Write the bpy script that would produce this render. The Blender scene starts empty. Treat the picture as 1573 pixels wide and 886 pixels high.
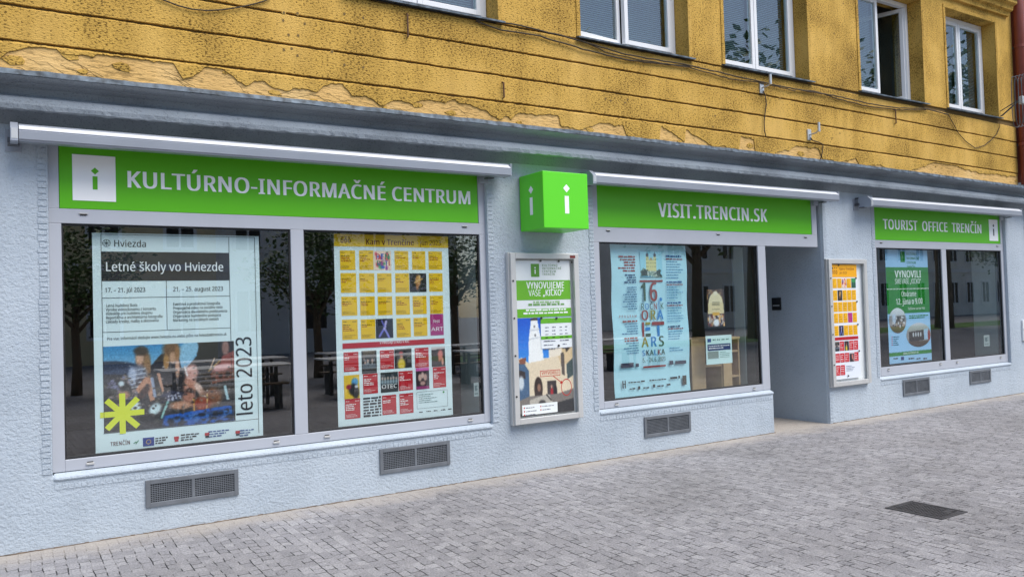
import bpy, math, random
import numpy as np
from mathutils import Vector, Matrix
from mathutils.geometry import tessellate_polygon

rnd = random.Random(7)
S = bpy.context.scene
COL = S.collection

# ------------------------------------------------------------------ camera
YAW, PITCH, ROLL, FPX, CD, CZ = 0.56691278, 0.02585918, -0.03070952, 1250.0, 6.72, 1.585
_cy, _sy, _cp, _sp, _cr, _sr = (math.cos(YAW), math.sin(YAW), math.cos(PITCH), math.sin(PITCH), math.cos(ROLL), math.sin(ROLL))
FWD = Vector((_sy * _cp, _cy * _cp, _sp))
_rt = Vector((_cy, -_sy, 0.0))
_up = _rt.cross(FWD)
RGT = _cr * _rt + _sr * _up
UPV = -_sr * _rt + _cr * _up
cam = bpy.data.cameras.new('camera')
cam.sensor_width = 36.0
cam.lens = 36.0 * FPX / 1573.0
cam.clip_start, cam.clip_end = 0.1, 1000.0
cam_ob = bpy.data.objects.new('camera', cam)
COL.objects.link(cam_ob)
M = Matrix((RGT, UPV, -FWD)).transposed().to_4x4()
M.translation = Vector((0, -CD, CZ))
cam_ob.matrix_world = M
S.camera = cam_ob

# ------------------------------------------------------------------ world, sun, exposure
SUN_EL, SUN_AZ = math.radians(57), math.radians(26)     # azimuth from -y (the street side) towards +x
W = bpy.data.worlds.new('World')
S.world = W
W.use_nodes = True
nt = W.node_tree
sky = nt.nodes.new('ShaderNodeTexSky')
sky.sky_type = 'NISHITA'
sky.sun_disc = False
sky.sun_elevation = SUN_EL
sky.sun_rotation = math.pi - SUN_AZ
sky.air_density, sky.dust_density, sky.ozone_density = 1.0, 1.2, 1.5
nt.links.new(sky.outputs[0], nt.nodes['Background'].inputs[0])
nt.nodes['Background'].inputs[1].default_value = 0.075
sun = bpy.data.lights.new('sun', 'SUN')
sun.energy = 1.5
sun.angle = math.radians(48)
sun.color = (1.0, 0.95, 0.88)
sun_ob = bpy.data.objects.new('sun', sun)
COL.objects.link(sun_ob)
sd = Vector((math.sin(SUN_AZ) * math.cos(SUN_EL), -math.cos(SUN_AZ) * math.cos(SUN_EL), math.sin(SUN_EL)))
sun_ob.rotation_euler = sd.to_track_quat('Z', 'Y').to_euler()
S.view_settings.view_transform = 'Standard'
S.view_settings.look = 'None'
S.view_settings.exposure = 1.46
S.view_settings.gamma = 1.0
S.cycles.max_bounces = 8
S.cycles.transparent_max_bounces = 16
S.cycles.use_denoising = True


# ------------------------------------------------------------------ materials
def lin(c):
    c = np.asarray(c, float) / 255.0
    return np.where(c <= 0.04045, c / 12.92, ((c + 0.055) / 1.055) ** 2.4)


MATS = {}


def mat(name, col, rough=0.6, metal=0.0, spec=0.4, bump=None, var=None, emit=0.0):
    """plain surface with a soft colour variation and a fine bump"""
    if name in MATS:
        return MATS[name]
    m = bpy.data.materials.new(name)
    m.use_nodes = True
    n = m.node_tree
    b = n.nodes['Principled BSDF']
    b.inputs['Base Color'].default_value = (*col, 1)
    b.inputs['Roughness'].default_value = rough
    b.inputs['Metallic'].default_value = metal
    b.inputs['Specular IOR Level'].default_value = spec
    if var or bump:
        tc = n.nodes.new('ShaderNodeTexCoord')
    if var:
        sc, amt = var
        no = n.nodes.new('ShaderNodeTexNoise')
        no.inputs['Scale'].default_value = sc
        no.inputs['Detail'].default_value = 6
        n.links.new(tc.outputs['Object'], no.inputs['Vector'])
        mr = n.nodes.new('ShaderNodeMapRange')
        mr.inputs[1].default_value, mr.inputs[2].default_value = 0.3, 0.7
        mr.inputs[3].default_value, mr.inputs[4].default_value = 1 - amt, 1 + amt
        n.links.new(no.outputs[0], mr.inputs[0])
        mx = n.nodes.new('ShaderNodeMix')
        mx.data_type = 'RGBA'
        mx.blend_type = 'MULTIPLY'
        mx.inputs[0].default_value = 1
        mx.inputs[6].default_value = (*col, 1)
        n.links.new(mr.outputs[0], mx.inputs[7])
        n.links.new(mx.outputs[2], b.inputs['Base Color'])
    if bump:
        sc, st = bump
        no2 = n.nodes.new('ShaderNodeTexNoise')
        no2.inputs['Scale'].default_value = sc
        no2.inputs['Detail'].default_value = 5
        n.links.new(tc.outputs['Object'], no2.inputs['Vector'])
        bp = n.nodes.new('ShaderNodeBump')
        bp.inputs['Strength'].default_value = st
        bp.inputs['Distance'].default_value = 0.01
        n.links.new(no2.outputs[0], bp.inputs['Height'])
        n.links.new(bp.outputs[0], b.inputs['Normal'])
    MATS[name] = m
    return m


def nodes(m):
    n = m.node_tree

    def N(t, **k):
        x = n.nodes.new(t)
        for a, v in k.items():
            if a.startswith('i_'):
                key = a[2:]
                x.inputs[int(key) if key.isdigit() else key.replace('_', ' ')].default_value = v
            else:
                setattr(x, a, v)
        return x
    return n, N, n.links.new


def ramp(N, pts):
    r = N('ShaderNodeValToRGB')
    el = r.color_ramp.elements
    while len(el) < len(pts):
        el.new(0.5)
    for e, (p, c) in zip(el, pts):
        e.position = p
        e.color = (*c, 1) if len(c) == 3 else c
    return r


def stucco(name, col, dark, pale, pit=1.0, bump=0.6, scale=70.0, run=0.8, stretch=(0.55, 1, 1.15), pits=(0.50, 0.565), clump=0.2):
    """thrown plaster: coarse pitted grain, grime that gathers in patches, faint runs"""
    m = bpy.data.materials.new(name)
    m.use_nodes = True
    n, N, L = nodes(m)
    b = n.nodes['Principled BSDF']
    b.inputs['Roughness'].default_value = 0.9
    b.inputs['Specular IOR Level'].default_value = 0.2
    tc = N('ShaderNodeTexCoord')
    mp = N('ShaderNodeMapping')
    mp.inputs['Scale'].default_value = stretch
    L(tc.outputs['Object'], mp.inputs[0])
    big = N('ShaderNodeTexNoise', i_Scale=1.3, i_Detail=6)
    L(tc.outputs['Object'], big.inputs['Vector'])
    fine = N('ShaderNodeTexNoise', i_Scale=scale, i_Detail=4, i_Roughness=0.65)
    L(mp.outputs[0], fine.inputs['Vector'])
    runs = N('ShaderNodeTexNoise', i_Scale=1.0, i_Detail=5)
    mp2 = N('ShaderNodeMapping')
    mp2.inputs['Scale'].default_value = (5.0, 1, 0.7)
    L(tc.outputs['Object'], mp2.inputs[0])
    L(mp2.outputs[0], runs.inputs['Vector'])
    cr = ramp(N, [(0.3, dark), (0.5, col), (0.72, pale)])
    L(big.outputs[0], cr.inputs[0])
    rr = ramp(N, [(0.38, (0.68, 0.66, 0.63)), (0.55, (1, 1, 1))])
    L(runs.outputs[0], rr.inputs[0])
    m1 = N('ShaderNodeMix', data_type='RGBA', blend_type='MULTIPLY')
    m1.inputs[0].default_value = run
    L(cr.outputs[0], m1.inputs[6])
    L(rr.outputs[0], m1.inputs[7])
    # pits hold dirt; more of them where the coarse noise is low
    ad = N('ShaderNodeMath', operation='MULTIPLY_ADD')
    ad.inputs[1].default_value = clump
    L(big.outputs[0], ad.inputs[0])
    L(fine.outputs[0], ad.inputs[2])
    pr = ramp(N, [(pits[0], (0.2, 0.18, 0.16)), (pits[1], (1, 1, 1))])
    L(ad.outputs[0], pr.inputs[0])
    m2 = N('ShaderNodeMix', data_type='RGBA', blend_type='MULTIPLY')
    m2.inputs[0].default_value = pit
    L(m1.outputs[2], m2.inputs[6])
    L(pr.outputs[0], m2.inputs[7])
    L(m2.outputs[2], b.inputs['Base Color'])
    bp = N('ShaderNodeBump', i_Strength=bump, i_Distance=0.012)
    L(fine.outputs[0], bp.inputs['Height'])
    L(bp.outputs[0], b.inputs['Normal'])
    MATS[name] = m
    return m


def paving():
    m = bpy.data.materials.new('paving setts')
    m.use_nodes = True
    n, N, L = nodes(m)
    b = n.nodes['Principled BSDF']
    b.inputs['Roughness'].default_value = 0.75
    b.inputs['Specular IOR Level'].default_value = 0.3
    tc = N('ShaderNodeTexCoord')
    wob = N('ShaderNodeTexNoise', i_Scale=5.0, i_Detail=3)
    L(tc.outputs['Object'], wob.inputs['Vector'])
    wm = N('ShaderNodeVectorMath', operation='SCALE')
    wm.inputs['Scale'].default_value = 0.032
    L(wob.outputs['Color'], wm.inputs[0])
    add = N('ShaderNodeVectorMath', operation='ADD')
    L(tc.outputs['Object'], add.inputs[0])
    L(wm.outputs[0], add.inputs[1])
    mp = N('ShaderNodeMapping')
    mp.inputs['Rotation'].default_value = (0, 0, math.radians(91))
    L(add.outputs[0], mp.inputs[0])
    br = N('ShaderNodeTexBrick', i_Scale=1.0)
    br.inputs['Color1'].default_value = (0.0, 0.0, 0.0, 1)
    br.inputs['Color2'].default_value = (1, 1, 1, 1)
    br.inputs['Mortar'].default_value = (0.5, 0.5, 0.5, 1)
    br.inputs['Mortar Size'].default_value = 0.0038
    br.inputs['Mortar Smooth'].default_value = 0.25
    br.inputs['Brick Width'].default_value = 0.092
    br.inputs['Row Height'].default_value = 0.068
    br.offset = 0.38
    br.squash = 1.6
    br.squash_frequency = 3
    L(mp.outputs[0], br.inputs['Vector'])
    tone = ramp(N, [(0.0, (0.222, 0.219, 0.229)), (0.5, (0.26, 0.256, 0.267)), (1.0, (0.31, 0.306, 0.315))])
    L(br.outputs['Color'], tone.inputs[0])
    sp = N('ShaderNodeTexNoise', i_Scale=70.0, i_Detail=5, i_Roughness=0.75)
    L(tc.outputs['Object'], sp.inputs['Vector'])
    spr = ramp(N, [(0.30, (0.42, 0.42, 0.45)), (0.5, (1, 1, 1)), (0.70, (1.5, 1.5, 1.46))])
    L(sp.outputs[0], spr.inputs[0])
    m1 = N('ShaderNodeMix', data_type='RGBA', blend_type='MULTIPLY')
    m1.inputs[0].default_value = 1
    L(tone.outputs[0], m1.inputs[6])
    L(spr.outputs[0], m1.inputs[7])
    big = N('ShaderNodeTexNoise', i_Scale=0.7, i_Detail=5)
    L(tc.outputs['Object'], big.inputs['Vector'])
    bg = ramp(N, [(0.3, (0.80, 0.79, 0.78)), (0.7, (1.14, 1.14, 1.15))])
    L(big.outputs[0], bg.inputs[0])
    m2 = N('ShaderNodeMix', data_type='RGBA', blend_type='MULTIPLY')
    m2.inputs[0].default_value = 1
    L(m1.outputs[2], m2.inputs[6])
    L(bg.outputs[0], m2.inputs[7])
    # joints: open and dark only here and there, elsewhere filled with pale sand
    jn = N('ShaderNodeTexNoise', i_Scale=9.0, i_Detail=4)
    L(tc.outputs['Object'], jn.inputs['Vector'])
    mk = N('ShaderNodeMapRange')
    mk.inputs[1].default_value, mk.inputs[2].default_value = 0.47, 0.56
    L(jn.outputs[0], mk.inputs[0])
    jr = ramp(N, [(0.0, (0.25, 0.244, 0.248)), (1.0, (0.018, 0.017, 0.018))])
    L(mk.outputs[0], jr.inputs[0])
    m3 = N('ShaderNodeMix', data_type='RGBA')
    L(br.outputs['Fac'], m3.inputs[0])
    L(m2.outputs[2], m3.inputs[6])
    L(jr.outputs[0], m3.inputs[7])
    # sandy dirt washed along the foot of the wall (a ragged band)
    sx = N('ShaderNodeSeparateXYZ')
    L(tc.outputs['Object'], sx.inputs[0])
    en = N('ShaderNodeTexNoise', i_Scale=2.2, i_Detail=7, i_Roughness=0.7)
    L(tc.outputs['Object'], en.inputs['Vector'])
    ea = N('ShaderNodeMath', operation='MULTIPLY_ADD')
    ea.inputs[1].default_value = 0.9
    L(en.outputs[0], ea.inputs[0])
    L(sx.outputs['Y'], ea.inputs[2])
    er = N('ShaderNodeMapRange')
    er.inputs[1].default_value, er.inputs[2].default_value = 0.0, 0.42
    L(ea.outputs[0], er.inputs[0])
    m4 = N('ShaderNodeMix', data_type='RGBA')
    L(er.outputs[0], m4.inputs[0])
    L(m3.outputs[2], m4.inputs[6])
    sd_ = ramp(N, [(0.35, (0.30, 0.27, 0.24)), (0.65, (0.45, 0.415, 0.375))])
    L(sp.outputs[0], sd_.inputs[0])
    L(sd_.outputs[0], m4.inputs[7])
    L(m4.outputs[2], b.inputs['Base Color'])
    # height: sett tops uneven, joints sunk
    inv = N('ShaderNodeMath', operation='MULTIPLY_ADD')
    inv.inputs[1].default_value = -1.2
    inv.inputs[2].default_value = 0.0
    gap = N('ShaderNodeMath', operation='MULTIPLY')
    L(br.outputs['Fac'], gap.inputs[0])
    L(mk.outputs[0], gap.inputs[1])
    L(gap.outputs[0], inv.inputs[0])
    h2 = N('ShaderNodeMath', operation='MULTIPLY_ADD')
    h2.inputs[1].default_value = 0.15
    L(br.outputs['Color'], h2.inputs[0])
    L(inv.outputs[0], h2.inputs[2])
    h3 = N('ShaderNodeMath', operation='MULTIPLY_ADD')
    h3.inputs[1].default_value = 0.8
    L(sp.outputs[0], h3.inputs[0])
    L(h2.outputs[0], h3.inputs[2])
    bp = N('ShaderNodeBump', i_Strength=0.9, i_Distance=0.007)
    L(h3.outputs[0], bp.inputs['Height'])
    L(bp.outputs[0], b.inputs['Normal'])
    return m


def glass(name, tint=(0.955, 0.985, 0.98), ior=2.6):
    m = bpy.data.materials.new(name)
    m.use_nodes = True
    n, N, L = nodes(m)
    n.nodes.remove(n.nodes['Principled BSDF'])
    tr = N('ShaderNodeBsdfTransparent')
    tr.inputs[0].default_value = (*tint, 1)
    gl = N('ShaderNodeBsdfGlossy')
    gl.inputs['Roughness'].default_value = 0.004
    # reflection is taken once, at the outer face of the sheet
    fr = N('ShaderNodeFresnel', i_IOR=ior)
    ge = N('ShaderNodeNewGeometry')
    mu = N('ShaderNodeMath', operation='SUBTRACT', use_clamp=True)
    L(fr.outputs[0], mu.inputs[0])
    L(ge.outputs['Backfacing'], mu.inputs[1])
    ms = N('ShaderNodeMixShader')
    L(mu.outputs[0], ms.inputs[0])
    L(tr.outputs[0], ms.inputs[1])
    L(gl.outputs[0], ms.inputs[2])
    L(ms.outputs[0], n.nodes['Material Output'].inputs[0])
    MATS[name] = m
    return m


def printed():
    m = bpy.data.materials.new('printed picture')
    m.use_nodes = True
    n, N, L = nodes(m)
    a = N('ShaderNodeAttribute', attribute_name='Col')
    L(a.outputs['Color'], n.nodes['Principled BSDF'].inputs['Base Color'])
    n.nodes['Principled BSDF'].inputs['Roughness'].default_value = 0.5
    return m


M_YEL = stucco('yellow stucco', (0.60, 0.37, 0.082), (0.47, 0.285, 0.06), (0.67, 0.425, 0.115), pit=0.95, bump=0.85, scale=76, run=0.42, pits=(0.555, 0.63), clump=0.32)
M_BARE = stucco('bare ochre plaster', (0.70, 0.445, 0.165), (0.58, 0.36, 0.12), (0.76, 0.52, 0.23), pit=0.4, bump=1.0, scale=36, run=0.2, stretch=(0.35, 1, 1.3), pits=(0.49, 0.535))
M_GROOVE = mat('grimy groove', (0.17, 0.11, 0.04), 0.95, bump=(60, 0.5))
M_WALL = stucco('grey blue plaster', (0.455, 0.52, 0.585), (0.40, 0.462, 0.525), (0.485, 0.548, 0.607), pit=0.14, bump=1.0, scale=52, run=0.12, stretch=(0.9, 1, 1.05), pits=(0.46, 0.52))
M_CORN = stucco('grey cornice paint', (0.29, 0.33, 0.37), (0.21, 0.24, 0.27), (0.33, 0.375, 0.415), pit=0.3, bump=0.6, scale=70, run=0.10, stretch=(0.9, 1, 1), pits=(0.48, 0.54))
M_FLASH = mat('zinc flashing', (0.085, 0.11, 0.135), 0.6, 0.2, var=(14, 0.8))
M_PAVE = paving()
M_FRAME = mat('grey window aluminium', (0.43, 0.455, 0.505), 0.42, 0.0, 0.4, var=(2.0, 0.04))
M_GASKET = mat('black gasket', (0.02, 0.02, 0.022), 0.6)
M_GLASS = glass('shop glass')
M_GLASS_CASE = glass('case glass', (0.98, 0.99, 0.99), 1.33)
M_GLASS_UP = glass('upper glass', (0.86, 0.94, 0.95), 2.4)
M_GREEN = mat('green sign acrylic', (0.105, 0.47, 0.012), 0.38, 0, 0.35, var=(1.2, 0.03))
M_GREEN_L = mat('bright green cube acrylic', (0.12, 0.66, 0.025), 0.35, 0, 0.35)
M_WHITE = mat('white lettering', (0.90, 0.91, 0.91), 0.5)
M_ALU = mat('awning aluminium', (0.33, 0.36, 0.415), 0.3, 0.2, var=(3, 0.05))
M_ALU_SHEEN = mat('painted sheen strip', (0.78, 0.80, 0.83), 0.3, 0.1)  # pale colour that paints the sky highlight on the awning cassettes
M_ALU_D = mat('dark bracket metal', (0.10, 0.105, 0.115), 0.5, 0.5)
M_CASE = mat('display case aluminium', (0.60, 0.60, 0.585), 0.4, 0.35, var=(3, 0.05))
M_VENT = mat('grey vent steel', (0.17, 0.185, 0.205), 0.5, 0.3, var=(9, 0.15))
M_BLACK = mat('black plastic', (0.015, 0.015, 0.017), 0.45)
M_VOID = mat('dark hollow', (0.012, 0.012, 0.014), 0.9)
M_UPVC = mat('white window frame', (0.78, 0.79, 0.80), 0.4)
M_BLIND = mat('pale blind slat', (0.26, 0.30, 0.33), 0.5)
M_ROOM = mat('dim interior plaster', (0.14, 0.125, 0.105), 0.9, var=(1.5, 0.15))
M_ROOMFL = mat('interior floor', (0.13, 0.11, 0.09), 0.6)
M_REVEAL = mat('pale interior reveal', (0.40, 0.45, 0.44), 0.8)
M_WOOD = mat('pale plywood', (0.50, 0.34, 0.19), 0.55, var=(7, 0.12))
M_PRINT = printed()
M_PIPE = mat('red brown pipe paint', (0.20, 0.045, 0.03), 0.45, var=(4, 0.15))
M_IRON = mat('cast iron', (0.085, 0.082, 0.085), 0.6, 0.6, bump=(60, 0.6), var=(18, 0.3))
M_CABLE = mat('weathered cable', (0.055, 0.04, 0.025), 0.8)
M_GALV = mat('galvanised bracket', (0.55, 0.57, 0.58), 0.45, 0.6)


def ink(r, g, b, rough=0.55):
    k = 'ink %d %d %d' % (r, g, b)
    return mat(k, tuple(lin((r, g, b))), rough, 0, 0.3)


# ------------------------------------------------------------------ mesh building
WORLD = {}


class MB:
    def __init__(s):
        s.v, s.f, s.m, s.c, s.sm = [], [], [], [], []

    def face(s, pts, m, col=None):
        i = len(s.v)
        s.v += [tuple(p) for p in pts]
        s.f.append(tuple(range(i, i + len(pts))))
        s.m.append(m)
        return s

    def mesh(s, vs, fs, m):
        i = len(s.v)
        s.v += [tuple(p) for p in vs]
        for f in fs:
            s.f.append(tuple(j + i for j in f))
            s.m.append(m)
        return s

    def box(s, x0, x1, y0, y1, z0, z1, m):
        x0, x1 = min(x0, x1), max(x0, x1)
        y0, y1 = min(y0, y1), max(y0, y1)
        z0, z1 = min(z0, z1), max(z0, z1)
        vs = [(x0, y0, z0), (x1, y0, z0), (x1, y1, z0), (x0, y1, z0), (x0, y0, z1), (x1, y0, z1), (x1, y1, z1), (x0, y1, z1)]
        return s.mesh(vs, [(0, 3, 2, 1), (4, 5, 6, 7), (0, 1, 5, 4), (1, 2, 6, 5), (2, 3, 7, 6), (3, 0, 4, 7)], m)

    def rect(s, x0, x1, z0, z1, y, m):
        return s.face([(x0, y, z0), (x1, y, z0), (x1, y, z1), (x0, y, z1)], m)

    def frame(s, x0, x1, y0, y1, z0, z1, t, m, tb=None):
        """four butt-ended bars round an opening; t = bar width (tb = top and bottom)"""
        tb = tb or t
        s.box(x0, x0 + t, y0, y1, z0, z1, m)
        s.box(x1 - t, x1, y0, y1, z0, z1, m)
        s.box(x0 + t, x1 - t, y0, y1, z0, z0 + tb, m)
        s.box(x0 + t, x1 - t, y0, y1, z1 - tb, z1, m)
        return s

    def prism_x(s, prof, xs, m, jit=None):
        """closed profile of (y, z) swept through the x values; jit(x, k) -> (dy, dz)"""
        n = len(prof)
        vs = []
        for x in xs:
            for k, (y, z) in enumerate(prof):
                dy, dz = jit(x, k) if jit else (0, 0)
                vs.append((x, y + dy, z + dz))
        fs = []
        for i in range(len(xs) - 1):
            for k in range(n):
                a, b = i * n + k, i * n + (k + 1) % n
                fs.append((a, b, b + n, a + n))
        fs.append(tuple(range(n))[::-1])
        fs.append(tuple((len(xs) - 1) * n + k for k in range(n)))
        return s.mesh(vs, fs, m)

    def tube(s, pts, r, m, seg=8, cap=True):
        pts = [Vector(p) for p in pts]
        rs = r if isinstance(r, (list, tuple)) else [r] * len(pts)
        vs, fs = [], []
        for i, p in enumerate(pts):
            d = (pts[min(i + 1, len(pts) - 1)] - pts[max(i - 1, 0)]).normalized()
            a = d.cross(Vector((0, 0, 1)) if abs(d.z) < 0.9 else Vector((1, 0, 0))).normalized()
            b = d.cross(a)
            for k in range(seg):
                t = 2 * math.pi * k / seg
                vs.append(p + (a * math.cos(t) + b * math.sin(t)) * rs[i])
        for i in range(len(pts) - 1):
            for k in range(seg):
                q, w = i * seg + k, i * seg + (k + 1) % seg
                fs.append((q, w, w + seg, q + seg))
        if cap:
            fs.append(tuple(range(seg))[::-1])
            fs.append(tuple((len(pts) - 1) * seg + k for k in range(seg)))
        return s.mesh(vs, fs, m)

    def bar(s, p, q, w, y, m):
        """flat printed bar from p to q ((x, z) pairs)"""
        d = Vector((q[0] - p[0], q[1] - p[1])).normalized() * w / 2
        return s.face([(p[0] + d.y, y, p[1] - d.x), (q[0] + d.y, y, q[1] - d.x), (q[0] - d.y, y, q[1] + d.x), (p[0] - d.y, y, p[1] + d.x)], m)

    def disc(s, x, z, rx, rz, y, m, seg=20, ring=0):
        P = [(x + rx * math.cos(2 * math.pi * k / seg), y, z + rz * math.sin(2 * math.pi * k / seg)) for k in range(seg)]
        if not ring:
            return s.face(P, m)
        f = 1 - ring
        Q = [(x + (a - x) * f, y, z + (c - z) * f) for a, _, c in P]
        for k in range(seg):
            j = (k + 1) % seg
            s.face([P[k], P[j], Q[j], Q[k]], m)
        return s

    def text(s, t, x, z, cap, y, m, width=None, bold=0.0, align='l', track=0.0, up=False, depth=0.0):
        """letters standing in the plane y: x = left / centre / right, z = baseline, cap = height of a capital"""
        k = cap / 287.0
        pen, runs = 0.0, []
        for ch in t:
            if ch == ' ':
                pen += 110 + track
                continue
            a, _ = GLYPH[ch]
            runs.append((ch, pen))
            pen += a + track + bold * 1.2
        w = (pen - track) * k
        kx = k if width is None else k * width / w
        w = (pen - track) * kx
        off = {'l': 0, 'c': -w / 2, 'r': -w}[align]
        mm = m if isinstance(m, (list, tuple)) else [m]
        shifts = [0.0] if not bold else [-bold, -bold / 3, bold / 3, bold]
        for i, (ch, p) in enumerate(runs):
            vs, tris, conts = glyph(ch)
            for j, dx in enumerate(shifts):
                dy = (abs(dx) if bold else 0) / max(bold, 1e-6) * 0.0002 + (0.0001 if dx > 0 else 0)
                if up:
                    fn = lambda q, yy: (x - q[1] * k, yy, z + off + (p + q[0] + dx) * kx)
                else:
                    fn = lambda q, yy: (x + off + (p + q[0] + dx) * kx, yy, z + q[1] * k)
                s.mesh([fn(q, y + dy) for q in vs], tris, mm[i % len(mm)])
                if depth and j in (0, len(shifts) - 1):
                    for c in conts:
                        for a in range(len(c)):
                            b = (a + 1) % len(c)
                            s.face([fn(c[a], y + dy), fn(c[b], y + dy), fn(c[b], y + depth), fn(c[a], y + depth)], mm[i % len(mm)])
        return s

    def greek(s, x0, x1, z, h, y, m, align='l', fill=None):
        """a line of print too small to read"""
        x, e = x0, x1
        if fill is not None:
            if align == 'l':
                e = x0 + (x1 - x0) * fill
            elif align == 'r':
                x = x1 - (x1 - x0) * fill
            else:
                x, e = (x0 + x1) / 2 - (x1 - x0) * fill / 2, (x0 + x1) / 2 + (x1 - x0) * fill / 2
        while x < e - h * 0.5:
            w = min(h * rnd.choice((1.2, 2.0, 2.8, 3.6)), e - x)
            s.rect(x, x + w, z, z + h * rnd.choice((0.75, 0.9, 1.0)), y, m)
            x += w + h * 0.55
        return s

    def build(s, name, parent=None, origin=(0, 0, 0), bevel=0.0, smooth=False, label=None):
        me = bpy.data.meshes.new(name)
        ox, oy, oz = origin
        me.from_pydata([(a - ox, b - oy, c - oz) for a, b, c in s.v], [], s.f)
        ms = []
        for m in s.m:
            if m not in ms:
                ms.append(m)
        for m in ms:
            me.materials.append(m)
        idx = {m: i for i, m in enumerate(ms)}
        me.polygons.foreach_set('material_index', [idx[m] for m in s.m])
        if smooth:
            me.polygons.foreach_set('use_smooth', [True] * len(s.f))
        me.update()
        return link(name, me, parent, origin, bevel, label)


def link(name, me, parent=None, origin=(0, 0, 0), bevel=0.0, label=None):
    o = bpy.data.objects.new(name, me)
    COL.objects.link(o)
    WORLD[o.name] = Vector(origin)
    if parent is not None:
        o.parent = parent
        o.location = Vector(origin) - WORLD[parent.name]
    else:
        o.location = origin
    if bevel:
        b = o.modifiers.new('edge', 'BEVEL')
        b.width = bevel
        b.segments = 2
        b.limit_method = 'ANGLE'
        b.angle_limit = math.radians(40)
    if label:
        o['label'] = label
    return o


def tag(o, label, cat, group=None, kind=None):
    o['label'], o['category'] = label, cat
    if group:
        o['group'] = group
    if kind:
        o['kind'] = kind
    return o


def thing(name, label, cat, loc, group=None):
    return tag(link(name, None, None, loc), label, cat, group)


def structure(o):
    o['kind'] = 'structure'
    return o


def P(px, py, Y=0.0):
    """the point of the upright plane y = Y seen at a pixel of the photograph -> (x, z)"""
    d = RGT * ((px - 786.5) / FPX) - UPV * ((py - 443) / FPX) + FWD
    t = (CD + Y) / d.y
    return d.x * t, CZ + d.z * t


def Z(ox, oy, k):
    """enlarged-crop coordinates -> photograph pixels"""
    return lambda x, y: (ox + x / k, oy + y / k)


def R(zf, Y, x0, y0, x1, y1):
    """upright rectangle from its top-left and bottom-right corners -> (x0, x1, z0, z1)"""
    a, b = P(*zf(x0, y0), Y), P(*zf(x1, y1), Y)
    return a[0], b[0], b[1], a[1]


def sag(x):
    return -0.0009 * (x - 5.0) ** 2


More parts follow.
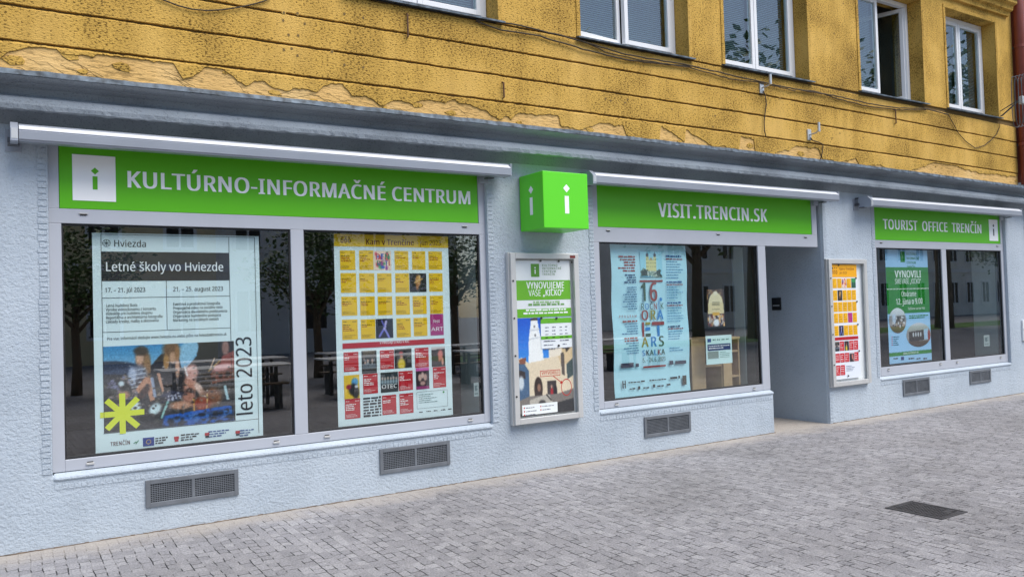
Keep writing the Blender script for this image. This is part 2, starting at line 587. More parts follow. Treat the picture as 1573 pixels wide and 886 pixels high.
# ------------------------------------------------------------------ lettering outlines
GLYPH = {
  'A': (256, '219,0 184,89 71,89 36,0 0,0 112,287 144,287 256,0 / 128,250 115,207 83,121 173,121'),
  'B': (261, '121,286 168,282 202,270 222,249 229,215 228,199 223,185 205,164 191,157 175,152 175,150 192,146 207,140 221,130 231,118 237,102 239,81 236,57 227,37 212,21 193,9 168,2 140,0 39,0 39,286 / 128,164 159,167 178,176 189,191 192,211 188,232 175,245 154,253 75,255 75,164 / 75,134 75,30 133,30 165,34 186,45 197,62 200,84 199,98 194,111 185,121 172,128 154,133'),
  'C': (253, '162,259 140,257 120,251 103,241 89,228 78,211 69,191 64,169 63,143 65,110 74,82 87,59 106,42 131,31 180,28 214,34 230,39 230,8 213,2 178,-3 156,-4 116,1 83,14 57,36 39,65 28,102 24,144 27,175 33,203 45,228 60,249 79,267 103,280 131,288 162,290 204,286 224,281 241,273 227,243 197,254'),
  'D': (293, '268,146 264,102 250,65 229,37 199,16 162,4 119,0 39,0 39,286 127,286 168,282 202,270 230,250 251,223 264,188 / 230,145 227,179 218,207 202,229 181,244 154,252 122,255 75,255 75,31 114,31 165,38 201,60 223,95'),
  'E': (223, '199,0 39,0 39,286 199,286 199,255 75,255 75,165 192,165 192,134 75,134 75,32 199,32'),
  'F': (208, '75,0 39,0 39,286 199,286 199,255 75,255 75,153 191,153 191,121 75,121'),
  'G': (292, '163,151 262,151 262,11 239,4 190,-3 162,-4 121,0 87,14 60,35 40,65 28,101 24,143 29,185 42,221 64,250 93,272 129,286 173,290 218,286 239,281 258,273 245,242 210,254 171,259 139,255 112,245 91,228 75,205 65,176 62,143 65,111 73,83 87,59 108,42 135,31 170,27 215,31 226,34 226,119 163,119'),
  'H': (297, '258,0 222,0 222,134 75,134 75,0 39,0 39,286 75,286 75,165 222,165 222,286 258,286'),
  'I': (136, '119,0 16,0 16,21 50,28 50,257 16,265 16,286 119,286 119,265 86,257 86,28 119,21'),
  'J': (109, '-18,-75 -31,-71 -31,-40 -2,-45 7,-44 25,-35 31,-26 35,-14 37,2 37,286 73,286 73,4 71,-21 64,-41 53,-57 38,-68 19,-74'),
  'K': (248, '248,0 206,0 104,137 75,111 75,0 39,0 39,286 75,286 75,145 202,286 244,286 130,162'),
  'L': (210, '39,0 39,286 75,286 75,32 200,32 200,0'),
  'M': (364, '165,0 71,251 69,251 72,174 72,0 39,0 39,286 92,286 180,52 182,52 272,286 325,286 325,0 289,0 292,251 290,251 195,0'),
  'N': (305, '266,0 224,0 71,238 69,238 72,160 72,0 39,0 39,286 81,286 233,49 235,49 232,125 232,286 266,286'),
  'O': (313, '289,144 287,112 280,83 270,58 255,36 237,19 214,6 187,-1 157,-4 125,-1 98,7 75,19 57,37 43,58 32,83 26,112 24,144 28,185 39,221 57,250 83,272 116,286 157,291 197,286 229,272 255,251 274,221 285,185 / 63,144 65,110 73,81 85,58 104,41 127,31 157,27 186,31 210,41 228,58 241,81 248,110 251,144 245,192 228,228 199,251 157,259 128,256 104,245 85,228 73,205 65,177'),
  'P': (243, '115,286 163,281 196,264 216,238 222,202 221,185 216,168 209,153 197,139 182,128 162,119 137,113 75,111 75,0 39,0 39,286 / 111,255 75,255 75,142 129,144 149,148 165,156 176,167 183,182 185,200 180,225 167,242 144,252'),
  'Q': (313, '289,144 286,110 279,80 268,54 251,32 231,15 205,3 274,-68 222,-68 167,-4 125,-1 98,7 75,19 57,37 43,58 32,83 26,112 24,144 28,185 39,221 57,250 83,272 116,286 157,291 197,286 229,272 255,251 274,221 285,185 / 63,144 65,110 73,81 85,58 104,41 127,31 157,27 186,31 210,41 228,58 241,81 248,110 251,144 245,192 228,228 199,251 157,259 128,256 104,245 85,228 73,205 65,177'),
  'R': (249, '118,286 150,284 177,277 197,266 211,250 219,230 222,205 220,184 214,167 204,153 179,134 165,128 243,0 201,0 132,118 75,118 75,0 39,0 39,286 / 75,255 75,149 118,149 148,152 169,163 181,180 185,203 183,220 177,233 168,243 155,250 137,254'),
  'S': (220, '201,77 198,53 189,33 174,17 153,6 128,-2 83,-4 42,2 20,10 20,44 56,32 101,27 120,29 136,33 149,40 158,49 163,60 165,73 164,86 159,97 151,106 139,115 81,139 53,155 34,176 25,201 24,217 27,239 36,256 50,271 68,281 90,288 115,290 159,286 178,281 194,274 183,243 151,254 133,258 115,259 98,257 85,253 74,247 67,239 62,229 62,204 67,193 74,184 102,168 146,150 166,139 181,128 192,114 199,97'),
  'T': (223, '130,0 93,0 93,255 4,255 4,286 219,286 219,255 130,255'),
  'U': (293, '257,101 254,73 245,48 229,26 208,10 180,-1 145,-4 98,3 64,25 43,59 36,102 36,286 72,286 72,101 77,70 91,47 114,32 147,27 171,30 189,37 204,48 213,63 219,81 221,101 221,286 257,286'),
  'V': (241, '241,286 138,0 102,0 0,286 38,286 116,60 120,40 138,103 202,286'),
  'W': (373, '368,286 291,0 255,0 185,244 171,186 117,0 81,0 5,286 43,286 101,43 113,105 166,286 204,286 268,67 272,43 286,112 330,286'),
  'X': (235, '233,0 192,0 117,124 40,0 2,0 97,149 8,286 48,286 118,174 188,286 227,286 138,150'),
  'Y': (227, '113,146 188,286 227,286 132,111 132,0 95,0 95,109 0,286 39,286'),
  'Z': (229, '214,0 15,0 15,27 166,254 20,254 20,286 210,286 210,259 59,32 214,32'),
  'a': (225, '115,219 150,214 174,201 188,179 192,146 192,0 167,0 160,30 158,30 139,11 129,4 103,-3 86,-4 68,-2 52,3 38,11 27,24 21,40 18,60 25,88 44,109 76,123 158,130 155,165 146,180 132,187 113,190 97,189 53,174 42,200 75,213 / 126,104 92,100 70,91 59,77 55,59 58,44 66,33 79,27 94,24 119,28 140,39 153,59 158,86 158,105'),
  'b': (247, '67,186 69,186 80,199 95,209 113,216 136,219 172,212 200,191 218,156 225,107 222,74 214,46 200,24 182,8 161,-1 136,-4 113,-2 95,5 80,15 69,27 67,27 59,0 34,0 34,305 69,305 / 130,189 109,187 94,181 82,170 75,154 71,134 69,107 73,72 82,46 101,31 131,25 156,31 174,47 184,72 188,108 184,143 174,169 156,184'),
  'c': (192, '120,-4 93,-1 70,8 50,22 35,44 25,72 22,106 25,142 35,171 51,192 71,207 95,216 123,219 154,216 179,207 168,178 134,187 122,188 102,186 86,179 74,167 65,152 60,131 60,83 65,63 74,47 86,36 101,29 120,26 151,30 176,39 176,8 152,-1'),
  'd': (247, '110,-4 74,3 46,24 28,59 22,107 28,156 46,191 75,212 111,219 140,215 152,210 170,196 177,187 180,187 177,219 177,305 213,305 213,0 184,0 179,29 177,29 162,12 140,0 / 116,25 145,30 164,44 174,67 178,107 174,142 164,168 146,184 115,190 91,184 73,167 62,140 59,106 62,72 73,47 91,31'),
  'e': (226, '117,219 143,216 165,207 182,192 195,173 203,149 206,122 206,101 59,101 64,69 77,45 99,31 127,26 163,30 196,41 196,10 164,-1 126,-4 97,-1 72,8 51,24 35,46 25,73 22,106 25,139 34,166 48,189 67,205 90,216 / 117,190 94,186 77,174 65,154 59,129 169,129 163,161 156,173 146,182 133,188'),
  'f': (138, '133,188 79,188 79,0 44,0 44,188 6,188 6,204 44,216 46,254 52,273 62,288 76,299 93,305 113,307 137,305 155,300 146,272 114,278 98,275 88,266 81,251 79,215 133,215'),
  'g': (247, '110,219 130,217 149,211 164,201 178,186 180,186 184,215 213,215 213,-4 210,-32 202,-55 189,-73 170,-86 146,-94 116,-96 74,-93 55,-89 39,-83 39,-50 75,-63 118,-67 143,-63 162,-51 174,-32 179,28 177,28 165,14 149,4 131,-2 111,-4 74,3 46,25 28,60 22,107 28,153 46,189 73,211 / 115,189 98,187 84,180 73,168 65,152 60,131 59,107 62,72 73,46 91,30 116,25 144,29 155,34 163,42 170,53 177,81 178,107 176,134 171,154 163,170 151,181 135,187'),
  'h': (248, '67,185 70,185 77,195 87,204 110,215 137,219 161,216 180,210 196,200 206,185 213,165 215,140 215,0 180,0 180,138 178,160 169,176 154,186 132,189 111,187 95,180 83,169 75,154 69,111 69,0 34,0 34,305 69,305'),
  'i': (103, '69,215 69,0 34,0 34,215 / 52,296 60,294 66,290 71,283 73,273 71,263 66,256 60,252 44,252 37,256 33,263 31,273 33,283 37,290'),
  'j': (103, '-1,-96 -22,-91 -22,-63 4,-67 16,-65 26,-60 32,-50 34,-33 34,215 69,215 68,-51 63,-67 55,-79 43,-89 28,-94 / 31,273 33,283 37,290 52,296 60,294 66,290 71,283 73,273 71,263 66,256 60,252 44,252 37,256 33,263'),
  'k': (214, '67,111 69,111 95,142 163,215 204,215 117,123 211,0 168,0 93,100 69,79 69,0 34,0 34,305 69,305'),
  'l': (103, '69,0 34,0 34,305 69,305'),
  'm': (375, '270,219 302,214 324,200 338,176 342,140 342,0 308,0 308,138 305,160 297,176 283,186 264,189 237,185 219,171 209,149 206,119 206,0 171,0 170,154 166,167 160,177 152,184 141,188 127,189 107,187 93,180 82,169 75,154 71,135 69,111 69,0 34,0 34,215 63,215 68,186 70,186 77,196 97,211 120,218 133,219 156,217 175,210 189,199 199,183 201,183 214,199 230,210 250,217'),
  'n': (248, '138,219 171,214 196,200 210,176 215,140 215,0 180,0 180,138 178,160 169,176 154,186 132,189 102,184 83,169 73,145 69,111 69,0 34,0 34,215 63,215 68,186 70,186 78,196 99,211 124,218'),
  'o': (243, '221,108 219,83 214,60 205,41 194,25 179,13 162,3 142,-2 121,-4 100,-2 81,3 50,25 38,41 29,60 24,83 22,108 25,141 34,168 49,190 69,206 93,216 122,219 149,216 173,206 193,190 208,168 218,141 / 59,108 60,84 65,64 74,47 86,35 102,28 121,25 141,28 157,35 169,47 178,64 183,84 183,132 178,152 169,168 157,179 141,187 121,189 93,184 73,168 62,142'),
  'p': (247, '136,219 172,212 200,191 218,157 225,108 222,74 214,46 200,24 183,9 161,-1 136,-4 107,0 95,5 76,19 69,27 67,27 69,-8 69,-96 34,-96 34,215 63,215 69,186 85,202 106,215 / 130,189 110,187 95,181 84,171 76,156 71,138 69,108 71,83 75,63 83,47 94,35 110,28 131,25 149,28 163,36 174,49 182,66 188,108 184,141 174,167 156,184'),
  'q': (247, '179,29 177,29 166,16 151,6 133,-2 109,-4 74,3 46,24 28,59 22,107 25,141 33,169 47,191 65,206 86,216 111,219 134,217 152,209 166,199 179,186 184,215 213,215 213,-96 177,-96 / 116,25 136,27 152,33 163,43 171,58 176,77 178,107 174,143 164,169 145,184 115,190 90,184 73,167 62,140 59,106 62,72 73,47 91,31'),
  'r': (166, '141,219 160,217 155,184 132,187 120,186 108,182 88,167 80,157 74,144 69,115 69,0 34,0 34,215 63,215 67,176 69,176 85,197 95,206 107,213 120,217'),
  's': (192, '174,59 171,40 164,24 151,12 134,3 113,-2 88,-4 67,-3 34,4 21,10 21,42 52,30 89,24 112,27 128,33 137,43 140,56 136,71 120,83 51,114 38,123 28,133 22,146 20,162 26,186 43,204 68,215 101,219 138,215 154,211 170,204 158,176 129,186 99,190 80,188 66,183 57,175 54,164 55,156 59,149 77,137 144,107 157,99 166,88 172,75'),
  't': (145, '114,25 136,29 136,2 110,-4 84,-3 69,2 56,10 46,22 39,39 37,63 37,188 6,188 6,204 37,219 51,264 72,264 72,215 134,215 134,188 72,188 72,63 75,46 82,34 92,27'),
  'u': (248, '214,215 214,0 185,0 180,28 178,28 170,18 149,4 137,-1 110,-4 86,-2 67,4 51,15 40,30 34,49 32,74 32,215 67,215 67,77 70,54 79,38 94,28 115,25 137,28 153,34 165,45 173,61 177,80 178,215'),
  'v': (204, '81,0 0,215 38,215 102,31 120,88 166,215 204,215 122,0'),
  'w': (315, '158,178 156,178 142,121 103,0 63,0 4,215 41,215 86,36 101,94 139,215 177,215 230,37 275,215 311,215 251,0 210,0'),
  'x': (212, '85,110 11,215 51,215 106,134 161,215 201,215 127,110 205,0 165,0 106,86 47,0 7,0'),
  'y': (204, '0,215 38,215 104,34 166,215 204,215 104,-48 94,-65 83,-78 69,-88 53,-94 25,-96 4,-93 4,-65 28,-67 50,-63 65,-50 76,-29 87,-1'),
  'z': (188, '173,0 16,0 16,23 131,188 22,188 22,215 170,215 170,188 56,27 173,27'),
  '0': (229, '210,144 204,81 198,56 188,35 175,18 158,6 138,-2 114,-4 85,0 61,14 43,35 30,64 22,101 20,144 22,187 29,223 41,252 59,273 84,286 114,291 144,286 168,273 186,252 199,223 207,187 / 56,108 61,78 68,55 80,39 95,29 114,26 134,29 149,39 160,55 168,78 173,108 173,179 168,209 160,231 149,248 134,257 114,261 95,257 80,248 68,231 61,209 56,179'),
  '1': (229, '142,0 108,0 109,249 54,202 36,226 113,286 142,286'),
  '2': (229, '209,0 19,0 19,29 131,144 144,160 153,177 159,194 161,212 157,233 147,248 131,257 110,260 91,258 74,253 41,233 22,257 47,274 76,286 110,290 135,288 156,281 173,270 186,255 194,236 197,214 195,192 188,172 177,153 162,133 64,34 64,32 209,32'),
  '3': (229, '198,219 196,201 190,186 182,173 170,163 155,156 138,151 138,149 168,142 190,128 202,107 206,81 204,58 195,37 180,20 159,7 131,-1 97,-4 55,-1 36,4 18,12 18,45 57,31 77,27 97,26 130,29 153,41 165,59 170,82 167,98 160,111 149,121 133,128 89,133 62,133 62,163 112,164 129,170 143,178 153,189 160,202 162,217 158,235 148,249 131,258 109,261 82,258 37,237 20,261 37,272 58,281 82,288 109,290 148,285 176,270 192,247'),
  '4': (229, '221,65 180,65 180,0 146,0 146,65 8,65 8,95 143,288 180,288 180,97 221,97 / 148,250 146,250 129,219 43,97 146,97'),
  '5': (229, '110,176 138,173 161,166 180,153 195,137 204,116 206,91 203,64 194,40 178,21 157,7 131,-1 99,-4 58,0 40,5 25,12 25,45 41,37 60,31 81,27 100,26 120,28 137,33 151,41 162,53 168,69 170,88 166,113 153,131 131,142 99,146 50,140 32,151 43,286 186,286 186,254 73,254 66,171'),
  '6': (229, '22,122 25,171 30,195 37,217 47,237 61,255 77,270 98,281 123,288 162,290 188,287 188,257 154,261 129,259 108,252 91,241 79,227 70,210 63,190 57,146 60,146 75,163 85,170 97,175 128,179 151,177 171,169 188,156 200,139 208,118 211,92 208,65 199,41 186,22 168,8 146,-1 119,-4 100,-2 81,4 65,13 50,27 38,45 29,66 24,92 / 119,26 142,30 160,42 172,63 176,92 172,117 162,136 144,148 120,152 103,150 87,144 75,135 66,124 60,112 58,99 62,73 66,61 73,49 92,32 105,27'),
  '7': (229, '55,0 172,254 18,254 18,286 210,286 210,259 93,0'),
  '8': (229, '114,290 138,288 159,282 176,273 189,259 197,242 200,222 198,206 193,192 173,169 146,152 178,133 191,121 201,108 207,92 209,74 206,52 198,33 184,17 165,6 142,-2 115,-4 87,-2 63,5 44,16 31,31 22,50 20,73 22,91 28,107 37,120 64,142 79,150 54,168 43,179 35,191 29,222 32,242 40,259 53,273 71,282 91,288 / 54,73 58,53 69,38 88,28 115,24 140,28 159,38 171,54 175,74 173,87 167,98 158,109 132,126 108,135 79,119 60,99 / 114,262 94,259 78,251 67,238 63,221 65,207 70,196 79,186 116,165 141,178 151,186 159,196 164,207 165,221 162,238 151,251 135,259'),
  '9': (229, '209,164 205,115 193,70 183,49 170,31 153,17 132,5 107,-2 68,-4 41,0 41,30 67,25 102,27 122,34 139,45 152,59 161,76 167,96 173,140 170,140 155,123 133,111 102,107 79,110 59,117 43,130 30,147 23,168 20,194 23,222 31,245 45,265 63,279 86,287 111,290 131,288 150,282 166,273 180,259 192,241 201,220 207,194 / 111,261 89,257 71,244 59,223 55,194 58,169 68,151 85,139 110,135 128,137 143,143 156,151 165,162 171,175 173,187 169,213 158,237 149,247 126,259'),
  '.': (107, '29,22 31,34 36,43 53,49 63,47 71,43 77,34 79,22 77,9 71,1 63,-4 53,-6 44,-4 36,1 31,9'),
  ',': (107, '77,42 56,-21 43,-52 16,-52 36,47 74,47'),
  ':': (107, '29,22 31,34 36,43 53,49 63,47 71,43 77,34 79,22 77,9 71,1 63,-4 53,-6 44,-4 36,1 31,9 / 29,193 31,206 36,215 53,221 63,219 71,215 77,206 79,193 77,181 71,172 63,168 53,166 36,172 31,181'),
  '-': (129, '16,92 16,123 113,123 113,92'),
  '–': (200, '16,92 16,123 184,123 184,92'),
  '@': (360, '337,143 333,107 328,90 320,75 310,62 298,52 284,46 268,44 251,46 239,54 230,66 226,79 224,79 215,65 202,54 187,46 167,44 140,49 120,64 108,88 103,118 106,143 114,165 126,183 143,197 164,206 188,209 250,199 245,103 247,86 253,75 261,70 270,69 282,71 291,79 299,91 305,106 309,144 305,178 294,207 276,230 253,246 225,256 193,260 161,257 133,249 108,236 88,219 73,197 61,172 54,144 52,113 56,77 66,47 83,23 107,5 137,-6 174,-9 198,-8 260,8 260,-19 242,-26 199,-35 174,-36 130,-31 93,-18 63,3 41,33 28,69 23,112 26,148 35,181 49,211 69,237 93,258 122,273 156,283 193,286 223,284 251,276 275,264 297,248 314,227 327,203 335,175 / 135,117 137,95 145,80 157,71 172,69 192,73 205,85 212,105 216,129 219,179 189,183 171,181 157,174 147,163 140,149 136,134'),
  '„': (167, '147,42 132,-5 112,-52 86,-52 106,47 144,47 / 73,42 45,-37 38,-52 12,-52 32,47 70,47'),
  '“': (144, '139,286 119,188 81,188 78,192 93,239 113,286 / 65,286 45,188 7,188 5,192 26,255 39,286'),
  '/': (149, '145,286 38,0 4,0 111,286'),
  'Ú': (293, '257,101 254,73 245,48 229,26 208,10 180,-1 145,-4 98,3 64,25 43,59 36,102 36,286 72,286 72,101 77,70 91,47 114,32 147,27 171,30 189,37 204,48 213,63 219,81 221,101 221,286 257,286 / 206,374 181,344 149,314 126,314 126,319 164,379 206,379'),
  'Č': (253, '162,259 140,257 120,251 103,241 89,228 78,211 69,191 64,169 63,143 65,110 74,82 87,59 106,42 131,31 180,28 214,34 230,39 230,8 213,2 178,-3 156,-4 116,1 83,14 57,36 39,65 28,102 24,144 27,175 33,203 45,228 60,249 79,267 103,280 131,288 162,290 204,286 224,281 241,273 227,243 197,254 / 134,314 111,345 85,373 85,379 109,379 152,342 195,379 220,379 220,373 176,324 170,314'),
  'É': (223, '199,0 39,0 39,286 199,286 199,255 75,255 75,165 192,165 192,134 75,134 75,32 199,32 / 182,374 124,314 101,314 101,319 139,379 182,379'),
  'Š': (220, '201,77 198,53 189,33 174,17 153,6 128,-2 83,-4 42,2 20,10 20,44 56,32 101,27 120,29 136,33 149,40 158,49 163,60 165,73 164,86 159,97 151,106 139,115 81,139 53,155 34,176 25,201 24,217 27,239 36,256 50,271 68,281 90,288 115,290 159,286 178,281 194,274 183,243 151,254 133,258 115,259 98,257 85,253 74,247 67,239 62,229 62,204 67,193 74,184 102,168 146,150 166,139 181,128 192,114 199,97 / 96,314 73,345 47,373 47,379 71,379 113,342 157,379 182,379 182,373 138,324 132,314'),
  'Ň': (305, '266,0 224,0 71,238 69,238 72,160 72,0 39,0 39,286 81,286 233,49 235,49 232,125 232,286 266,286 / 134,314 111,345 85,373 85,379 109,379 152,342 195,379 220,379 220,373 176,324 170,314'),
  'Ť': (223, '130,0 93,0 93,255 4,255 4,286 219,286 219,255 130,255 / 93,314 44,373 44,379 68,379 111,342 154,379 179,379 179,373 135,324 129,314'),
  'Í': (136, '119,0 16,0 16,21 50,28 50,257 16,265 16,286 119,286 119,265 86,257 86,28 119,21 / 128,374 70,314 47,314 47,319 85,379 128,379'),
  'Á': (256, '219,0 184,89 71,89 36,0 0,0 112,287 144,287 256,0 / 128,250 115,207 83,121 173,121 / 187,374 130,314 106,314 106,319 144,379 187,379'),
  'é': (226, '117,219 143,216 165,207 182,192 195,173 203,149 206,122 206,101 59,101 64,69 77,45 99,31 127,26 163,30 196,41 196,10 164,-1 126,-4 97,-1 72,8 51,24 35,46 25,73 22,106 25,139 34,166 48,189 67,205 90,216 / 117,190 94,186 77,174 65,154 59,129 169,129 163,161 156,173 146,182 133,188 / 174,303 124,249 116,243 93,243 93,248 131,307 174,307'),
  'š': (192, '174,59 171,40 164,24 151,12 134,3 113,-2 88,-4 67,-3 34,4 21,10 21,42 52,30 89,24 112,27 128,33 137,43 140,56 136,71 120,83 51,114 38,123 28,133 22,146 20,162 26,186 43,204 68,215 101,219 138,215 154,211 170,204 158,176 129,186 99,190 80,188 66,183 57,175 54,164 55,156 59,149 77,137 144,107 157,99 166,88 172,75 / 78,243 28,302 28,307 53,307 85,281 95,270 139,307 164,307 164,302 120,253 114,243'),
  'č': (192, '120,-4 93,-1 70,8 50,22 35,44 25,72 22,106 25,142 35,171 51,192 71,207 95,216 123,219 154,216 179,207 168,178 134,187 122,188 102,186 86,179 74,167 65,152 60,131 60,83 65,63 74,47 86,36 101,29 120,26 151,30 176,39 176,8 152,-1 / 95,243 46,302 46,307 70,307 103,281 113,270 146,300 157,307 182,307 182,302 137,253 132,243'),
  'ť': (145, '114,25 136,29 136,2 110,-4 84,-3 69,2 56,10 46,22 39,39 37,63 37,188 6,188 6,204 37,219 51,264 72,264 72,215 134,215 134,188 72,188 72,63 75,46 82,34 92,27 / 186,293 166,250 160,241 140,241 154,305 188,305'),
  'ž': (188, '173,0 16,0 16,23 131,188 22,188 22,215 170,215 170,188 56,27 173,27 / 76,243 26,302 26,307 51,307 83,281 93,270 137,307 162,307 162,302 118,253 112,243'),
  'í': (103, '69,0 34,0 34,215 69,215 / 111,303 54,243 30,243 30,248 69,307 111,307'),
  'á': (225, '115,219 150,214 174,201 188,179 192,146 192,0 167,0 160,30 158,30 139,11 129,4 103,-3 86,-4 68,-2 52,3 38,11 27,24 21,40 18,60 25,88 44,109 76,123 158,130 155,165 146,180 132,187 113,190 97,189 53,174 42,200 75,213 / 126,104 92,100 70,91 59,77 55,59 58,44 66,33 79,27 94,24 119,28 140,39 153,59 158,86 158,105 / 172,303 115,243 91,243 91,248 130,307 172,307'),
  'ú': (248, '214,215 214,0 185,0 180,28 178,28 170,18 149,4 137,-1 110,-4 86,-2 67,4 51,15 40,30 34,49 32,74 32,215 67,215 67,77 70,54 79,38 94,28 115,25 137,28 153,34 165,45 173,61 177,80 178,215 / 183,303 150,264 126,243 103,243 103,248 141,307 183,307'),
  'ô': (243, '221,108 219,83 214,60 205,41 194,25 179,13 162,3 142,-2 121,-4 100,-2 81,3 50,25 38,41 29,60 24,83 22,108 25,141 34,168 49,190 69,206 93,216 122,219 149,216 173,206 193,190 208,168 218,141 / 59,108 60,84 65,64 74,47 86,35 102,28 121,25 141,28 157,35 169,47 178,64 183,84 183,132 178,152 169,168 157,179 141,187 121,189 93,184 73,168 62,142 / 139,307 162,276 189,247 189,243 164,243 121,279 78,243 54,243 54,247 103,307'),
  'ý': (204, '0,215 38,215 104,34 166,215 204,215 104,-48 94,-65 83,-78 69,-88 53,-94 25,-96 4,-93 4,-65 28,-67 50,-63 65,-50 76,-29 87,-1 / 162,303 112,249 104,243 81,243 81,248 119,307 162,307'),
  'ľ': (103, '69,0 34,0 34,305 69,305 / 133,293 106,241 87,241 100,305 135,305'),
  'ň': (248, '138,219 171,214 196,200 210,176 215,140 215,0 180,0 180,138 178,160 169,176 154,186 132,189 102,184 83,169 73,145 69,111 69,0 34,0 34,215 63,215 68,186 70,186 78,196 99,211 124,218 / 105,243 56,302 56,307 80,307 113,281 123,270 156,300 167,307 192,307 192,302 147,253 142,243'),
}
_GC = {}


def glyph(ch):
    if ch not in _GC:
        cs = [[tuple(map(int, p.split(','))) for p in c.split()] for c in GLYPH[ch][1].split(' / ')]
        area = lambda c: sum(c[i - 1][0] * c[i][1] - c[i][0] * c[i - 1][1] for i in range(len(c)))

        def inside(p, c):
            r = False
            for i in range(len(c)):
                (x1, y1), (x2, y2) = c[i - 1], c[i]
                if (y1 > p[1]) != (y2 > p[1]) and p[0] < (x2 - x1) * (p[1] - y1) / (y2 - y1) + x1:
                    r = not r
            return r
        outer = [c for c in cs if sum(inside(c[0], d) for d in cs if d is not c) % 2 == 0]
        vs, tris = [], []
        for o in outer:
            holes = [c for c in cs if c not in outer and inside(c[0], o)]
            pl = [o] + holes
            base = len(vs)
            flat = [q for c in pl for q in c]
            t = tessellate_polygon([[Vector((q[0], q[1], 0)) for q in c] for c in pl])
            for a, b, c in t:
                A, B, C_ = flat[a], flat[b], flat[c]
                if (B[0] - A[0]) * (C_[1] - A[1]) - (B[1] - A[1]) * (C_[0] - A[0]) < 0:
                    a, b = b, a
                tris.append((a + base, b + base, c + base))
            vs += flat
        _GC[ch] = (vs, tris, cs)
    return _GC[ch]


# ------------------------------------------------------------------ printed pictures
class Pic:
    """a printed picture: a fine grid whose faces carry the ink"""

    def __init__(s, nx, nz, col):
        s.nx, s.nz = nx, nz
        s.C = np.ones((nz, nx, 3)) * np.array(col, float)
        s.U, s.V = np.meshgrid((np.arange(nx) + 0.5) / nx, (np.arange(nz) + 0.5) / nz)
        s.g = np.random.default_rng(nx * 131 + nz)

    def mixin(s, a, col):
        s.C += (np.array(col, float) - s.C) * np.clip(a, 0, 1)[..., None]
        return s

    def grad(s, v0, v1, c0, c1, u0=0.0, u1=1.0):
        t = np.clip((s.V - v0) / (v1 - v0), 0, 1)[..., None]
        k = (s.V >= v0) & (s.V <= v1) & (s.U >= u0) & (s.U <= u1)
        s.C[k] = (np.array(c0) * (1 - t) + np.array(c1) * t)[k]
        return s

    def ell(s, u, v, ru, rv, col, rot=0.0, soft=0.5):
        a, b = s.U - u, s.V - v
        c, d = math.cos(rot), math.sin(rot)
        r = np.sqrt(((a * c + b * d) / ru) ** 2 + ((b * c - a * d) / rv) ** 2)
        return s.mixin((1 + soft / 2 - r) / soft, col)

    def poly(s, pts, col, a=1.0):
        k = np.zeros_like(s.U, bool)
        for i in range(len(pts)):
            (x1, y1), (x2, y2) = pts[i - 1], pts[i]
            if y1 == y2:
                continue
            k ^= ((y1 > s.V) != (y2 > s.V)) & (s.U < (x2 - x1) * (s.V - y1) / (y2 - y1) + x1)
        return s.mixin(k * a, col)

    def line(s, p, q, w, col):
        p, q = np.array(p), np.array(q)
        d = q - p
        t = np.clip(((s.U - p[0]) * d[0] + (s.V - p[1]) * d[1]) / (d @ d), 0, 1)
        r = np.hypot(s.U - p[0] - t * d[0], s.V - p[1] - t * d[1])
        return s.mixin((w - r) / w * 3, col)

    def noise(s, amt, cell=1):
        a = s.g.normal(0, amt, (s.nz // cell + 1, s.nx // cell + 1))
        s.C += np.kron(a, np.ones((cell, cell)))[:s.nz, :s.nx, None]
        return s

    def blur(s, n=1):
        for _ in range(n):
            p = np.pad(s.C, ((1, 1), (1, 1), (0, 0)), 'edge')
            s.C = (p[:-2, 1:-1] + p[2:, 1:-1] + p[1:-1, :-2] + p[1:-1, 2:] + 2 * p[1:-1, 1:-1]) / 6
        return s

    def specks(s, n, cols, r, box=(0, 1, 0, 1)):
        for _ in range(n):
            s.ell(s.g.uniform(*box[:2]), s.g.uniform(*box[2:]), r * s.g.uniform(.5, 1.4), r * s.g.uniform(.5, 1.4), cols[s.g.integers(len(cols))], 0, 0.6)
        return s


def pictures(name, parent, items, label=None):
    """one mesh for the printed pictures of a sheet; items = (Pic, (x0, x1, z0, z1), y[, mask])"""
    vs, fs, cs = [], [], []
    for it in items:
        p, (x0, x1, z0, z1), y = it[:3]
        mask = it[3] if len(it) > 3 else None
        b = len(vs)
        for j in range(p.nz + 1):
            for i in range(p.nx + 1):
                vs.append((x0 + (x1 - x0) * i / p.nx, y, z1 - (z1 - z0) * j / p.nz))
        L_ = lin(np.clip(p.C, 0, 255))
        w = p.nx + 1
        for j in range(p.nz):
            for i in range(p.nx):
                if mask is not None and not mask[j, i]:
                    continue
                a = b + j * w + i
                fs.append((a + w, a + w + 1, a + 1, a))
                cs.append(L_[j, i])
    me = bpy.data.meshes.new(name)
    o0 = WORLD[parent.name]
    me.from_pydata([(a - o0.x, q - o0.y, c - o0.z) for a, q, c in vs], [], fs)
    at = me.color_attributes.new('Col', 'FLOAT_COLOR', 'CORNER')
    k = np.repeat(np.concatenate([np.array(cs), np.ones((len(cs), 1))], 1), 4, 0)
    at.data.foreach_set('color', k.ravel())
    me.materials.append(M_PRINT)
    return link(name, me, parent, o0, 0, label)


# ================================================================== SETTING
g = MB()
g.face([(-160, -160, 0), (160, -160, 0), (160, 160, 0), (-160, 160, 0)], M_PAVE)
structure(g.build('pavement'))
M_LAWN = mat('lawn turf', (0.08, 0.17, 0.03), 0.9, bump=(30, 0.8), var=(3, 0.4))
g = MB()
g.face([(12, -19.5, 0.006), (75, -19.5, 0.006), (75, -15.5, 0.006), (12, -15.5, 0.006)], M_LAWN)
structure(g.build('lawn'))

